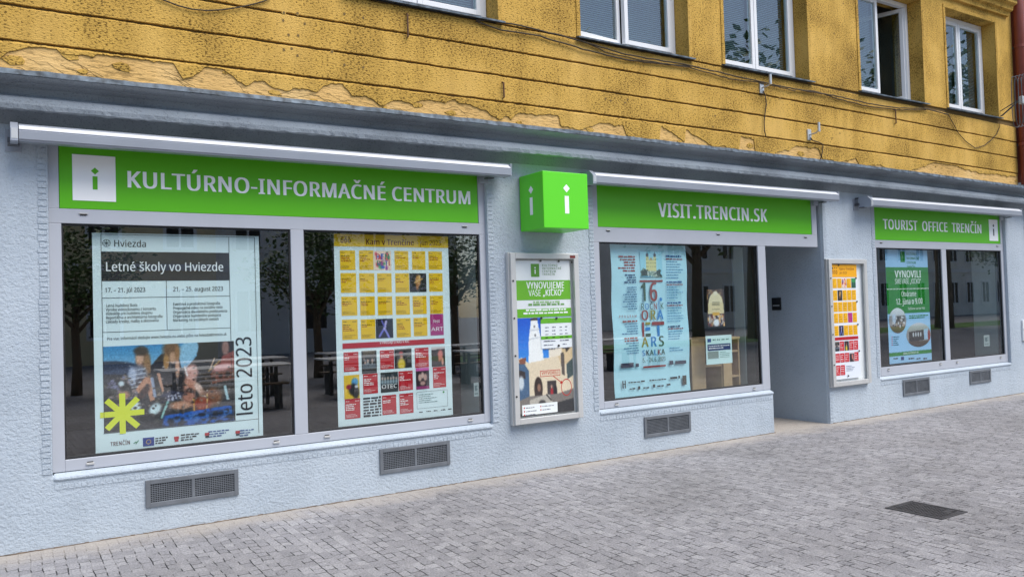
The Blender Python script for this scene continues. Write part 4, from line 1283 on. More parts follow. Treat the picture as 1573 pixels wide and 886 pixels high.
# ================================================================== AWNINGS (folded into their cassettes)
def awning(label, x0, x1, z0):
    t = thing('awning', label, 'awning', ((x0 + x1) / 2, WY, z0), 'folded awnings above the shop windows')
    h = 0.124
    xc = x0 + 0.045
    mb = MB()
    mb.prism_x([(-0.120, z0 + 0.012), (-0.120, z0 + h), (-0.236, z0 + h), (-0.246, z0 + h - 0.010), (-0.243, z0 + h - 0.014), (-0.249, z0 + h - 0.015), (-0.286, z0 + 0.080), (-0.289, z0 + 0.076),
                (-0.284, z0 + 0.072), (-0.290, z0 + 0.068), (-0.286, z0 + 0.012), (-0.277, z0 + 0.010), (-0.272, z0 - 0.002), (-0.2, z0 + 0.004)], [xc + 0.004, x1], M_ALU)
    mb.prism_x([(-0.2485, z0 + h - 0.0150), (-0.2500, z0 + h - 0.0125), (-0.2885, z0 + 0.0800), (-0.2870, z0 + 0.0785)][::-1], [xc + 0.006, x1 - 0.002], M_ALU_SHEEN)  # added strip: the sloping facet's highlight, put in as a pale colour
    mb.build('cassette', t, origin=(xc, -0.2, z0), bevel=0.0015)
    mb = MB()
    mb.prism_x([(-0.115, z0 - 0.012), (-0.115, z0 + h + 0.008), (-0.24, z0 + h + 0.008), (-0.296, z0 + 0.085), (-0.300, z0 - 0.004), (-0.285, z0 - 0.012)], [x0, xc], M_ALU)
    mb.box(x0 + 0.004, xc - 0.002, -0.3015, -0.3003, z0 + 0.01, z0 + 0.08, M_GALV)
    mb.build('end_cap', t, origin=(x0, -0.2, z0), bevel=0.005)
    mb = MB()
    mb.box(x1 + 0.0005, x1 + 0.012, -0.282, -0.135, z0 + 0.004, z0 + h - 0.004, M_ALU)
    mb.build('end_cap', t, origin=(x1, -0.2, z0), bevel=0.003)
    for bx in (x0 - 0.03, x1 - 0.22):
        mb = MB()
        mb.box(bx, bx + 0.10, -0.062, -0.0505, z0 - 0.04, z0 + 0.115, M_ALU)
        mb.box(bx + 0.015, bx + 0.085, -0.1295, -0.0625, z0 + 0.02, z0 + 0.05, M_ALU_D)
        mb.box(bx + 0.015, bx + 0.085, -0.20, -0.1296, z0 - 0.016, z0 - 0.004, M_ALU_D)
        mb.box(bx + 0.03, bx + 0.05, -0.12, -0.0625, z0 + 0.11, z0 + 0.13, M_ALU_D)
        mb.build('wall_bracket', t, origin=(bx, WY, z0), bevel=0.002)
    return t


awning('long folded awning over the culture and information sign', 0.105, 4.125, 2.838)
awning('folded awning above the website sign and entrance, beside the green cube', 5.092, 9.055, 2.832)
awning('folded awning above the tourist office sign near the downpipe', 9.70, 13.63, 2.800)

# ================================================================== VENT GRILLES
def vent(label, x0, x1, z0, z1, nx=36, nz=10):
    t = thing('vent_grille', label, 'vent', ((x0 + x1) / 2, WY, z0), 'vent grilles along the foot of the wall')
    y = WY
    mb = MB()
    mb.frame(x0, x1, y - 0.016, y - 0.0005, z0, z1, 0.032, M_VENT)
    xm = (x0 + x1) / 2
    mb.box(xm - 0.011, xm + 0.011, y - 0.0145, y - 0.001, z0 + 0.032, z1 - 0.032, M_VENT)
    mb.build('frame', t, origin=(x0, y, z0), bevel=0.002)
    mb = MB()
    mb.rect(x0 + 0.01, x1 - 0.01, z0 + 0.01, z1 - 0.01, y - 0.0012, M_VOID)
    for a, b in ((x0 + 0.032, xm - 0.011), (xm + 0.011, x1 - 0.032)):
        n = nx // 2
        for i in range(n + 1):
            u = a + (b - a) * i / n
            mb.box(u - 0.0028, u + 0.0028, y - 0.0075, y - 0.0045, z0 + 0.032, z1 - 0.032, M_VENT)
        for j in range(nz + 1):
            v = z0 + 0.032 + (z1 - z0 - 0.064) * j / nz
            mb.box(a, b, y - 0.0105, y - 0.0078, v - 0.0028, v + 0.0028, M_VENT)
    mb.build('perforated_sheet', t, origin=(x0, y, z0))
    return t


for lab, (a, b, c, d_) in zip(('large grey vent grille under the poster with a yellow star', 'grey vent grille under the big calendar poster', 'grey vent grille below the window with the light blue poster',
                               'grey vent grille below the green and blue poster window', 'smallest looking grey vent grille, nearest the downpipe'),
                              (((223, 738), (366, 720), (225, 779), (367, 760)), ((583, 688), (691, 678), (585, 730), (692, 711)), ((990, 640), (1061, 632), (991, 671), (1062, 663)),
                               ((1387, 583), (1428, 579), (1389, 608), (1429, 603)), ((1490, 570), (1522, 566), (1491, 590), (1523, 586)))):
    pa, pb, pc, pd = (P(*q, WY - 0.015) for q in (a, b, c, d_))
    vent(lab, (pa[0] + pc[0]) / 2, (pb[0] + pd[0]) / 2, (pc[1] + pd[1]) / 2, (pa[1] + pb[1]) / 2)

# ================================================================== POSTERS
def sheet(name, label, x0, x1, z0, z1, y, m, wave=0.0, cat='poster', group=None, thick=0.0006, lean=0.0):
    mb = MB()
    n = 24
    vs, fs = [], []
    for j in range(n + 1):
        for i in (0, 1):
            z = z0 + (z1 - z0) * j / n
            yy = y + 0.0016 + (wave * (math.sin(j * 0.55) * 0.5 + 0.5) if wave else 0)
            vs.append(((x0, x1)[i], yy, z))
            vs.append(((x0, x1)[i], yy + thick, z))
    for j in range(n):
        a = j * 4
        fs += [(a, a + 2, a + 6, a + 4), (a + 1, a + 5, a + 7, a + 3), (a, a + 4, a + 5, a + 1), (a + 2, a + 3, a + 7, a + 6)]
    mb.mesh(vs, fs, m)
    o = mb.build(name, None, origin=((x0 + x1) / 2, y, z0))
    return tag(o, label, cat, group)


PY = 0.085          # posters hang right behind the glass
M_PAPER = ink(224, 239, 243, 0.6)
M_INK = ink(28, 28, 36)
M_INKB = ink(38, 38, 44)
M_YINK = ink(236, 192, 28)
M_RINK = ink(188, 32, 44)

# ---- poster 1: summer schools
zq = Z(80, 340, 2.395)
x0, x1 = P(144, 520, PY)[0], P(401, 520, PY)[0]
z0, z1 = P(277, 683, PY)[1], P(268, 360, PY)[1]
p1 = sheet('poster', 'pale blue summer school poster with a yellow star and a photo of young women', x0, x1, z0, z1, PY, M_PAPER)
L1, L2, L3, L4 = PY - 0.0004, PY - 0.0010, PY - 0.0016, PY - 0.0022
ax0, ax1, az0, az1 = x0 + 0.06, P(*zq(655, 300), PY)[0], P(*zq(430, 757), PY)[1], P(*zq(400, 52), PY)[1]
bx1 = x1 - 0.035
mb = MB()
hz = [P(*zq(300, 112), PY)[1], P(*zq(300, 219), PY)[1], P(*zq(300, 280), PY)[1], P(*zq(300, 404), PY)[1], P(*zq(300, 456), PY)[1]]
mb.rect(ax0, ax1, hz[1], hz[0], L1, M_INKB)
mb.build('title_band', p1, origin=(x0, PY, z0))
mb = MB()
t = 0.0035
for z in [az1] + hz[2:4] + [az0]:
    mb.rect(ax0 if z != az0 else x0 + 0.055, bx1 if z in (az1, az0) else ax1, z - t / 2, z + t / 2, L1, M_INK)
mb.rect(ax0 - t / 2, ax0 + t / 2, az0, az1, L2, M_INK)
mb.rect(ax1 - t / 2, ax1 + t / 2, az0, az1, L2, M_INK)
mb.rect(bx1 - t / 2, bx1 + t / 2, z0 + 0.03, az1, L2, M_INK)
xm = P(*zq(422, 310), PY)[0]
mb.rect(xm - t / 2, xm + t / 2, hz[3], hz[1], L2, M_INK)
mb.build('rule_lines', p1, origin=(x0, PY, z0))
mb = MB()


def ptext(mb, zf, Y, s, a, b, base, cap, y, m, **k):
    """text running from pixel column a to column b of the crop zf"""
    xa, za = P(*zf(a, base), Y)
    xb, _ = P(*zf(b, base), Y)
    mb.text(s, xa, za, cap, y, m, width=xb - xa, **k)


ptext(mb, zq, PY, 'Hviezda', 226, 348, 93, 0.050, L2, M_INK, bold=4)
mb, lett = MB(), mb
hx, hz_ = P(*zq(200, 80), PY)
mb.disc(hx, hz_, 0.028, 0.028, L2, M_INK, 24, 0.12)
for k in range(4):
    a = math.pi * k / 4
    mb.bar((hx - 0.024 * math.cos(a), hz_ - 0.024 * math.sin(a)), (hx + 0.024 * math.cos(a), hz_ + 0.024 * math.sin(a)), 0.003, L2 - 0.0001 * k, M_INK)
mb.build('emblem', p1, origin=(hx, PY, hz_))
mb = lett
ptext(mb, zq, PY, 'Letné školy vo Hviezde', 195, 632, 183, 0.068, L3, M_WHITE, bold=5)
ptext(mb, zq, PY, '17. – 21. júl 2023', 194, 344, 261, 0.034, L2, M_INK, bold=5)
ptext(mb, zq, PY, '21. – 25. august 2023', 445, 630, 257, 0.034, L2, M_INK, bold=5)
for k, (s, e) in enumerate((('Letná hudobná škola', 314), ('Výroba videozáznamu z koncertu', 383), ('Videoklip pre hudobnú skupinu', 370), ('Reportážna a architektúrna fotografia', 407), ('Základy kresby, maľby a skicovania', 393))):
    ptext(mb, zq, PY, s, 198, e, 315 + k * 14.8, 0.0215, L2, M_INK, bold=4)
for k, (s, e) in enumerate((('Eventová a produktová fotografia', 619), ('Propagačné video na sociálne siete', 628), ('Organizácia divadelného predstavenia', 645), ('Organizácia hudobného podujatia', 622), ('Marketing na sociálnych sieťach', 614))):
    ptext(mb, zq, PY, s, 445, e, 309 + k * 14.8, 0.0215, L2, M_INK, bold=4)
ptext(mb, zq, PY, 'Pre viac informácií sledujte www.hviezda.eu alebo píšte na hviezda@trencin.sk', 202, 643, 437, 0.0215, L2, M_INK, bold=4)
xl, zl = P(*zq(739, 712), PY)
zt_ = P(*zq(739, 420), PY)[1]
mb.text('leto 2023', xl, zl, 0.125, L2, M_INK, width=zt_ - zl, bold=3, up=True)
# foot: logos
ptext(mb, zq, PY, 'TRENČÍN', 215, 288, 826, 0.030, L2, ink(90, 20, 30), bold=9, track=30)
fx0, fx1, fz0, fz1 = R(zq, PY, 334, 796, 376, 823)
mb, lett = MB(), mb
mb.rect(fx0, fx1, fz0, fz1, L2, ink(24, 56, 140))
for k in range(12):
    a = math.pi * k / 6
    mb.disc((fx0 + fx1) / 2 + 0.016 * math.cos(a), (fz0 + fz1) / 2 + 0.016 * math.sin(a), 0.003, 0.003, L3, M_YINK, 6)
mb.build('flag_emblem', p1, origin=(fx0, PY, fz0))
mb = lett
for (a, b, base, m) in ((380, 428, 800, M_INK), (474, 545, 788, M_INK), (575, 655, 776, ink(60, 90, 150)), (690, 745, 772, ink(60, 90, 150))):
    for k in range(3):
        xa, za = P(*zq(a, base + 9 * k), PY)
        xb = P(*zq(b, base), PY)[0]
        mb.greek(xa, xb, za, 0.011, L2, m, fill=(0.95, 0.8, 0.6)[k])
for (a, b) in ((449, 792), (562, 778), (675, 770)):
    xa, za = P(*zq(a, b + 18), PY)
    mb = MB()
    mb.rect(xa, xa + 0.036, za + 0.018, za + 0.04, L2, M_RINK)
    mb.rect(xa + 0.004, xa + 0.032, za, za + 0.0175, L2, M_INK if a > 500 else M_RINK)
    mb.build('sponsor_logo', p1, origin=(xa, PY, za))
mb = lett
xa, za = P(*zq(300, 816), PY)
mb.bar((xa, za), (xa + 0.02, za + 0.012), 0.006, L2, ink(30, 130, 90))
mb.bar((xa + 0.015, za - 0.004), (xa + 0.035, za + 0.02), 0.006, L3, ink(30, 130, 90))
mb.build('lettering', p1, origin=(x0, PY, z0))

pc = Pic(190, 128, (46, 46, 52))
pc.grad(0, 0.3, (38, 132, 190), (150, 190, 220)).grad(0.3, 1, (58, 58, 66), (42, 40, 42))
pc.ell(0.02, 0.27, 0.24, 0.10, (42, 52, 74), 0, 0.2).ell(0.2, 0.34, 0.25, 0.08, (60, 72, 98), 0, 0.3)
pc.poly([(0, .32), (.3, .36), (.6, .36), (1, .3), (1, 1), (0, 1)], (52, 50, 54))
pc.specks(140, [(70, 68, 66), (34, 32, 34), (80, 74, 66)], 0.022, (0, 1, 0.4, 1))
pc.specks(30, [(120, 120, 150), (90, 84, 110), (150, 130, 130)], 0.018, (0.02, 0.24, 0.36, 0.62))
pc.poly([(.66, 0), (1, 0), (1, .32), (.8, .38), (.6, .33), (.7, .16)], (28, 24, 26))
pc.ell(.63, .1, .075, .14, (140, 190, 220), 0.3, .15)
# left girl
pc.ell(.285, .17, .052, .14, (98, 70, 52)).ell(.318, .28, .028, .16, (150, 112, 76)).ell(.262, .16, .03, .075, (206, 160, 134)).ell(.27, .07, .05, .055, (52, 40, 36))
pc.ell(.255, .36, .06, .12, (120, 126, 146)).ell(.205, .36, .03, .11, (170, 180, 205)).ell(.28, .44, .05, .07, (70, 60, 66))
for k in range(5):
    pc.line((.2, .3 + k * .05), (.3, .28 + k * .05), .006, (210, 214, 226))
pc.poly([(.23, .52), (.30, .38), (.345, .40), (.37, .66), (.335, .68), (.305, .5), (.26, .6)], (196, 140, 112)).ell(.14, .58, .045, .05, (170, 122, 100), 0.4).ell(.29, .56, .03, .09, (70, 44, 40), .4)
pc.ell(.225, .72, .04, .055, (214, 228, 232)).ell(.37, .77, .042, .07, (206, 224, 230), .3).ell(.125, .44, .022, .03, (206, 220, 230))
pc.line((.35, .4), (.37, .62), .014, (150, 160, 186))
# middle girl
pc.poly([(.34, .26), (.42, .12), (.55, .12), (.585, .36), (.60, .62), (.44, .62), (.41, .4), (.34, .34)], (26, 22, 28))
pc.ell(.50, .08, .065, .13, (110, 76, 48)).ell(.46, .22, .022, .09, (176, 128, 72)).ell(.51, .17, .025, .07, (196, 150, 120)).ell(.545, .12, .018, .1, (150, 104, 64)).ell(.545, .3, .018, .12, (202, 152, 126))
pc.poly([(.385, .35), (.41, .34), (.44, .56), (.425, .58)], (198, 146, 120)).ell(.50, .63, .09, .06, (60, 62, 86)).specks(26, [(190, 190, 205), (30, 30, 50)], .012, (.42, .56, .58, .7))
pc.ell(.57, .75, .09, .05, (196, 144, 118)).line((.465, .7), (.415, .88), .013, (150, 200, 196)).line((.45, .7), (.40, .9), .006, (30, 40, 44))
# right girl, bags, instrument
pc.ell(.64, .52, .05, .13, (186, 126, 104)).ell(.655, .36, .05, .1, (212, 160, 150)).line((.60, .28), (.62, .4), .008, (232, 220, 220)).ell(.635, .6, .035, .05, (44, 26, 28)).ell(.63, .66, .05, .06, (176, 118, 98))
pc.ell(.72, .58, .03, .1, (224, 190, 176), -.4).ell(.80, .68, .09, .12, (124, 76, 48)).ell(.73, .76, .07, .085, (150, 62, 36)).line((.665, .68), (.67, .84), .007, (204, 150, 60)).line((.775, .64), (.77, .82), .006, (214, 180, 120))
pc.poly([(.80, .4), (.86, .27), (1, .2), (1, .48), (.88, .5), (.82, .53)], (112, 58, 44)).poly([(.9, .18), (1, .12), (1, .3), (.88, .3)], (140, 64, 54)).ell(.90, .32, .09, .04, (206, 150, 150), -.25)
pc.ell(.945, .41, .02, .035, (34, 20, 20)).ell(.885, .43, .016, .03, (34, 20, 20)).ell(.83, .46, .014, .025, (34, 20, 20))
pc.line((.79, .36), (.88, .24), .007, (196, 150, 70)).line((.8, .34), (.84, .2), .006, (226, 190, 160)).line((.92, .56), (.94, .72), .014, (176, 206, 216)).ell(.77, .48, .04, .12, (40, 32, 30)).ell(.93, .08, .03, .09, (150, 110, 100))
pc.poly([(.43, .86), (.97, .80), (.99, 1), (.42, 1)], (30, 66, 120)).specks(60, [(36, 92, 176), (26, 34, 50), (60, 110, 180)], .03, (.44, .96, .87, 1.0)).poly([(.45, .86), (.97, .8), (.97, .835), (.45, .895)], (30, 90, 180))
pc.specks(160, [(30, 26, 28), (48, 42, 44), (90, 80, 76), (140, 124, 112)], .010, (.1, 1, .3, .85))
pc.specks(40, [(214, 206, 204), (180, 160, 150)], .006, (.15, 1, .2, .8))
pc.blur(1).noise(7, 2).noise(8)
fx0, fx1 = ax0 + 0.002, ax1 - 0.002
pictures('photograph', p1, [(pc, (fx0, P(*zq(672, 600), PY)[0], az0 + 0.004, hz[4]), L1)], label='printed photo of young women sitting on grass')
mb = MB()
sx_, sz_ = P(*zq(259, 706), PY)
for k in range(4):
    a = math.pi * k / 4
    r = 0.152
    mb.bar((sx_ - r * math.cos(a), sz_ - r * math.sin(a)), (sx_ + r * math.cos(a), sz_ + r * math.sin(a)), 0.042, L2 - k * 0.0002, ink(226, 232, 50))
mb.build('star', p1, origin=(x0, PY, z0), label='yellow eight-armed star')


# ---- small printed pictures for the calendars
def little(kind, nx=30, nz=34):
    if kind == 'letters':
        q = Pic(nx, nz, (244, 214, 190))
        q.specks(16, [(210, 40, 60), (40, 90, 190), (60, 160, 80), (240, 160, 30), (150, 50, 150)], .1, (.05, .95, .1, .9))
    elif kind == 'flame':
        q = Pic(nx, nz, (26, 22, 26)).ell(.5, .4, .16, .3, (196, 140, 70)).ell(.45, .7, .08, .2, (170, 110, 60)).ell(.6, .2, .06, .12, (230, 190, 130)).line((.3, .5), (.75, .3), .05, (206, 160, 90))
    elif kind == 'dancer':
        q = Pic(nx, nz, (22, 24, 44)).line((.2, .9), (.55, .4), .07, (120, 120, 210)).line((.75, .95), (.5, .5), .07, (140, 140, 220)).line((.5, .5), (.6, .15), .08, (190, 180, 230)).line((.35, .1), (.5, .4), .05, (110, 110, 200))
    elif kind == 'crowd':
        q = Pic(nx, nz, (30, 34, 40)).specks(10, [(190, 160, 150), (140, 150, 160), (200, 190, 180)], .07, (.1, .9, .35, .6)).poly([(.05, .6), (.95, .58), (.95, .8), (.05, .8)], (90, 100, 110)).noise(14)
        q.poly([(.1, .0), (.9, .0), (.9, .18), (.1, .2)], (96, 84, 70))
    elif kind == 'yellow coat':
        q = Pic(nx, nz, (34, 36, 40)).ell(.4, .8, .22, .3, (220, 190, 40)).ell(.4, .42, .09, .12, (196, 150, 120)).ell(.38, .25, .12, .12, (180, 40, 40)).line((.55, .6), (.95, .3), .03, (120, 110, 96)).line((.3, .3), (.9, .25), .03, (60, 60, 60))
    elif kind == 'faces':
        q = Pic(nx, nz, (40, 26, 34)).ell(.3, .45, .13, .17, (206, 170, 156)).ell(.7, .45, .13, .17, (200, 160, 150)).ell(.5, .35, .11, .15, (214, 180, 170)).ell(.5, .72, .2, .1, (190, 150, 140)).poly([(0, 0), (1, 0), (1, .14), (0, .14)], (206, 90, 170)).poly([(0, .86), (1, .84), (1, 1), (0, 1)], (150, 50, 110))
    elif kind == 'limbs':
        q = Pic(nx, nz, (40, 30, 34)).ell(.62, .45, .2, .3, (214, 120, 110), .3).ell(.8, .75, .08, .2, (220, 150, 130)).poly([(0, 0), (1, 0), (1, .12), (0, .14)], (210, 200, 200)).ell(.3, .6, .2, .3, (54, 40, 46))
    elif kind == 'rider':
        q = Pic(nx, nz, (232, 190, 50)).ell(.7, .3, .22, .17, (70, 150, 200)).ell(.6, .62, .3, .25, (30, 30, 36)).ell(.3, .5, .16, .1, (150, 30, 50)).ell(.75, .75, .22, .25, (26, 26, 30)).ell(.8, .5, .12, .06, (220, 220, 230))
    elif kind == 'father':
        q = Pic(nx, nz, (24, 40, 46))
        for k in range(6):
            q.ell(.1 + .16 * k, .3 + .03 * (k % 2), .055, .09, (190, 170, 160)).ell(.1 + .16 * k, .48, .07, .11, (140, 160, 170))
    else:
        q = Pic(nx, nz, (60, 60, 70)).noise(30, 3)
    return q.blur(1).noise(6)


def cell(mb, zf, Y, c, m, dark=(120, 92, 20), y=None, lines=True, light=False):
    """one event box with its few lines of print"""
    x0, x1, z0, z1 = R(zf, Y, *c)
    zb2 = P(*zf(c[2], c[1]), Y)[1]
    za2 = P(*zf(c[0], c[3]), Y)[1]
    z1, z0 = (z1 + zb2) / 2, (z0 + za2) / 2
    mb.rect(x0, x1, z0, z1, Y - 0.0004, m)
    if lines:
        h = (z1 - z0)
        w = x1 - x0
        k1 = ink(240, 220, 220) if light else ink(*dark)
        t = h * 0.035
        mb.greek(x0 + w * .06, x0 + w * .3, z1 - h * .13, t, Y - 0.0012, k1)
        mb.greek(x1 - w * .34, x1 - w * .05, z1 - h * .13, t, Y - 0.0012, k1)
        for k in range(rnd.randint(2, 4)):
            mb.greek(x0 + w * .06, x0 + w * .92, z1 - h * (.30 + .09 * k), t * 1.25, Y - 0.0012, M_WHITE if light else (ink(150, 40, 24) if k else ink(90, 64, 16)), fill=rnd.uniform(.3, .9))
        for k in range(3):
            mb.greek(x0 + w * .06, x0 + w * .92, z0 + h * (.20 - .06 * k), t * .6, Y - 0.0012, k1, fill=rnd.uniform(.5, 1))
    return x0, x1, z0, z1


# ---- poster 2: monthly calendar
zq = Z(450, 340, 2.684)
x0, x1 = P(516, 500, PY)[0], P(692, 500, PY)[0]
z0, z1 = P(609, 646, PY)[1], P(600, 361, PY)[1]
p2 = sheet('poster', 'large white calendar poster of yellow and red event boxes inside the shop window', x0, x1, z0, z1, PY, M_PAPER)
zh = P(*zq(400, 106), PY)[1]
mb = MB()
mb.rect(x0 + 0.001, x1 - 0.001, zh, z1 - 0.001, L1, M_YINK)
mb.build('header_band', p2, origin=(x0, PY, z0))
mb = MB()
pics = []
Yc = [(193, 120, 258, 200), (272, 120, 333, 200), (418, 122, 477, 200), (490, 123, 547, 199), (558, 124, 616, 199),
      (196, 213, 262, 294), (273, 214, 337, 293), (347, 214, 408, 292), (421, 214, 480, 292), (560, 214, 618, 289),
      (199, 310, 266, 388), (276, 309, 339, 387), (349, 309, 411, 386), (423, 308, 483, 384), (493, 307, 552, 382), (564, 306, 620, 380),
      (202, 404, 268, 487), (279, 403, 341, 484), (426, 399, 487, 477), (497, 397, 555, 472)]
for c in Yc:
    cell(mb, zq, PY, c, M_YINK)
mg = cell(mb, zq, PY, (565, 382, 622, 469), ink(170, 50, 120), lines=False)
xa, za = P(*zq(204, 503), PY)
xb, zb_ = P(*zq(625, 503), PY)
mb.rect(xa, xb, zb_, za, L1, M_RINK)
zr = Z(510, 500, 5.54)
for c in ((97, 225, 228, 390), (263, 408, 392, 578), (407, 207, 530, 370), (703, 188, 825, 355), (857, 350, 972, 525), (108, 622, 243, 790), (565, 385, 690, 550), (425, 590, 550, 755), (573, 575, 695, 745)):
    cell(mb, zr, PY, c, M_RINK, light=True)
bx = R(zr, PY, 720, 565, 985, 682)
for a, b, c, d_ in ((bx[0], bx[1], bx[2], bx[2] + .002), (bx[0], bx[1], bx[3] - .002, bx[3]), (bx[0], bx[0] + .002, bx[2] + .0021, bx[3] - .0021), (bx[1] - .002, bx[1], bx[2] + .0021, bx[3] - .0021)):
    mb.rect(a, b, c, d_, L1, M_INK)
mb.build('event_boxes', p2, origin=(x0, PY, z0))


def pavg(zf, Y, c):
    x0, x1, z0, z1 = R(zf, Y, *c)
    return x0, x1, (z0 + P(*zf(c[0], c[3]), Y)[1]) / 2, (z1 + P(*zf(c[2], c[1]), Y)[1]) / 2


for kind, zf, c in (('letters', zq, (333, 122, 406, 201)), ('flame', zq, (480, 214, 551, 291)), ('dancer', zq, (341, 401, 414, 481)), ('crowd', zr, (250, 212, 383, 405)), ('yellow coat', zr, (530, 195, 680, 360)),
                    ('faces', zr, (712, 358, 830, 540)), ('limbs', zr, (845, 180, 965, 347)), ('rider', zr, (100, 420, 237, 620)), ('father', zr, (412, 395, 565, 565))):
    pics.append((little(kind), pavg(zf, PY, c), L1))
for q in pics:
    pictures('photograph', p2, [q])
mb = MB()
ptext(mb, zq, PY, 'Kam v Trenčíne', 300, 500, 96, 0.052, L2, ink(110, 40, 10), bold=13)
ptext(mb, zq, PY, '- jún 2023', 511, 611, 98, 0.046, L2, ink(110, 40, 10), bold=3)
for k in range(3):
    xa, za = P(*zq(202 + k * 15, 80), PY)
    mb.disc(xa, za, 0.014, 0.02, L2, ink(110, 40, 10), 10, 0.45)
    mb.rect(xa - 0.008, xa + 0.010, za + 0.026, za + 0.034, L2, ink(110, 40, 10))
ptext(mb, zq, PY, 'V PREDAJI U NÁS V KIC', 358, 480, 505, 0.022, L2, M_WHITE, bold=8)
ptext(mb, zr, PY, 'OTEC', 422, 556, 537, 0.036, L3, M_WHITE, bold=2)
ptext(mb, zq, PY, 'fest', 578, 606, 418, 0.03, L2, M_WHITE, bold=4)
ptext(mb, zq, PY, 'ART', 570, 620, 452, 0.036, L2, M_WHITE)
ptext(mb, zq, PY, 'DEŇ', 340, 400, 158, 0.055, L3, [ink(200, 40, 70), ink(50, 90, 180), ink(40, 130, 90)], bold=16)
ptext(mb, zq, PY, 'DETÍ', 345, 402, 182, 0.045, L3, [ink(40, 120, 70), ink(160, 40, 110), ink(40, 80, 170), ink(200, 60, 40)], bold=16)
tb = pavg(zr, PY, (265, 600, 420, 775))
for k in range(7):
    hh = (tb[3] - tb[2]) / 7
    mb.greek(tb[0], tb[1], tb[3] - hh * (k + .85), hh * .7, L2, M_INK)
for k in range(5):
    mb.greek(bx[0] + .02, bx[1] - .08, bx[3] - .03 - .018 * k, .006, L2, ink(60, 110, 110), fill=rnd.uniform(.5, .95))
mb.disc(bx[1] - .04, bx[3] - .02, .010, .010, L2, ink(40, 150, 60), 10)
for k in range(5):
    mb.greek(bx[0] + .02 + k * .075, bx[0] + .065 + k * .075, bx[2] - .035, .010, L2, M_INK)
mb.build('lettering', p2, origin=(x0, PY, z0))

# ---- poster 3: light blue festival poster, its paper slightly wavy at the edges
za3, zb3 = Z(938, 370, 6.82), Z(938, 480, 6.56)
PL = ink(186, 231, 244, 0.6)
x0, x1 = P(942, 490, PY)[0], P(1058, 490, PY)[0]
z0, z1 = P(1004, 606, PY)[1], P(996, 376, PY)[1]
p3 = sheet('poster', 'light blue festival poster with coloured letters and a drawn twin-towered church', x0, x1, z0, z1, PY, PL, wave=0.02)
RD, BL, GN, OL, OR = ink(150, 54, 50), ink(40, 130, 200), ink(40, 80, 60), ink(150, 140, 50), ink(190, 110, 60)
mb = MB()
ptext(mb, za3, PY, '16.', 312, 550, 632, 0.205, L2, [GN, RD, BL], bold=11, track=18)
ptext(mb, za3, PY, 'ROČNÍK', 318, 556, 720, 0.068, L2, [GN, BL, M_INK, RD, BL, GN], bold=7, track=40)
ptext(mb, za3, PY, 'ORA', 322, 556, 830, 0.108, L2, [RD, OL, BL], bold=15, track=50)
for c, m in (((315, 97, 341, 243), RD), ((350, 97, 400, 122), OL), ((350, 149, 400, 178), BL), ((352, 212, 405, 241), GN), ((415, 93, 540, 122), RD), ((468, 130, 496, 236), BL)):
    mb.rect(*R(zb3, PY, *c), L2, m)
ptext(mb, zb3, PY, 'ARS', 316, 545, 348, 0.110, L2, [OL, BL, GN], bold=13, track=70)
ptext(mb, zb3, PY, 'SKALKA', 320, 550, 436, 0.062, L2, [BL, M_INK, GN, BL, RD, GN], bold=7, track=40)
ptext(mb, zb3, PY, '5. – 24. 6. 2023', 325, 555, 502, 0.048, L2, [GN, GN, M_INK, GN], bold=10)
ptext(mb, za3, PY, 'PROGRAM', 88, 275, 806, 0.026, L2, RD, bold=8, track=120)
mb.build('title_lettering', p3, origin=(x0, PY, z0))
mb = MB()
ptext(mb, zb3, PY, 'H', 118, 160, 765, 0.085, L2, M_INK, bold=24)
for (a, b, base, m, al, n, zf, st, hh) in ((70, 255, 172, RD, 'r', 6, za3, 30, .018), (130, 265, 366, ink(40, 90, 130), 'r', 4, za3, 25, .018), (120, 272, 494, ink(60, 120, 160), 'r', 10, za3, 25, .014),
                                       (120, 272, 100, RD, 'r', 1, zb3, 1, .02), (105, 275, 122, ink(80, 130, 170), 'r', 5, zb3, 25, .011), (130, 278, 270, RD, 'r', 2, zb3, 25, .018), (130, 282, 318, ink(80, 130, 170), 'r', 5, zb3, 25, .011),
                                       (578, 740, 168, ink(40, 90, 150), 'l', 1, za3, 1, .02), (578, 750, 196, ink(150, 70, 90), 'l', 1, za3, 1, .014), (582, 755, 222, ink(90, 150, 190), 'l', 7, za3, 28, .011),
                                       (585, 745, 438, ink(40, 90, 150), 'l', 1, za3, 1, .02), (586, 755, 464, ink(150, 70, 90), 'l', 1, za3, 1, .014), (588, 762, 490, ink(90, 150, 190), 'l', 5, za3, 28, .011),
                                       (592, 745, 658, ink(40, 90, 150), 'l', 1, za3, 1, .02), (593, 755, 684, ink(150, 70, 90), 'l', 1, za3, 1, .014), (595, 768, 708, ink(90, 150, 190), 'l', 6, za3, 28, .011),
                                       (578, 700, 148, ink(30, 60, 110), 'l', 1, zb3, 1, .02), (580, 730, 170, ink(150, 70, 90), 'l', 1, zb3, 1, .014), (582, 742, 196, ink(90, 150, 190), 'l', 4, zb3, 25, .011), (595, 740, 362, ink(90, 150, 190), 'l', 2, zb3, 25, .011)):
    for k in range(n):
        xa, zz = P(*zf(a, base + st * k), PY)
        xb = P(*zf(b, base), PY)[0]
        mb.greek(xa, xb, zz, hh, L2, m, align=al, fill=rnd.uniform(.6, 1) if n > 1 else 1)
for (a, b, base, hh) in ((105, 285, 560, .05), (592, 762, 525, .05), (180, 350, 712, .016), (390, 560, 690, .014), (600, 700, 670, .03), (190, 250, 776, .016), (330, 400, 766, .016), (470, 540, 748, .018), (565, 610, 735, .02)):
    xa, zz = P(*zb3(a, base), PY)
    xb = P(*zb3(b, base), PY)[0]
    mb.greek(xa, xb, zz, hh, L2, M_INK if hh < .05 else ink(60, 60, 80), fill=1)
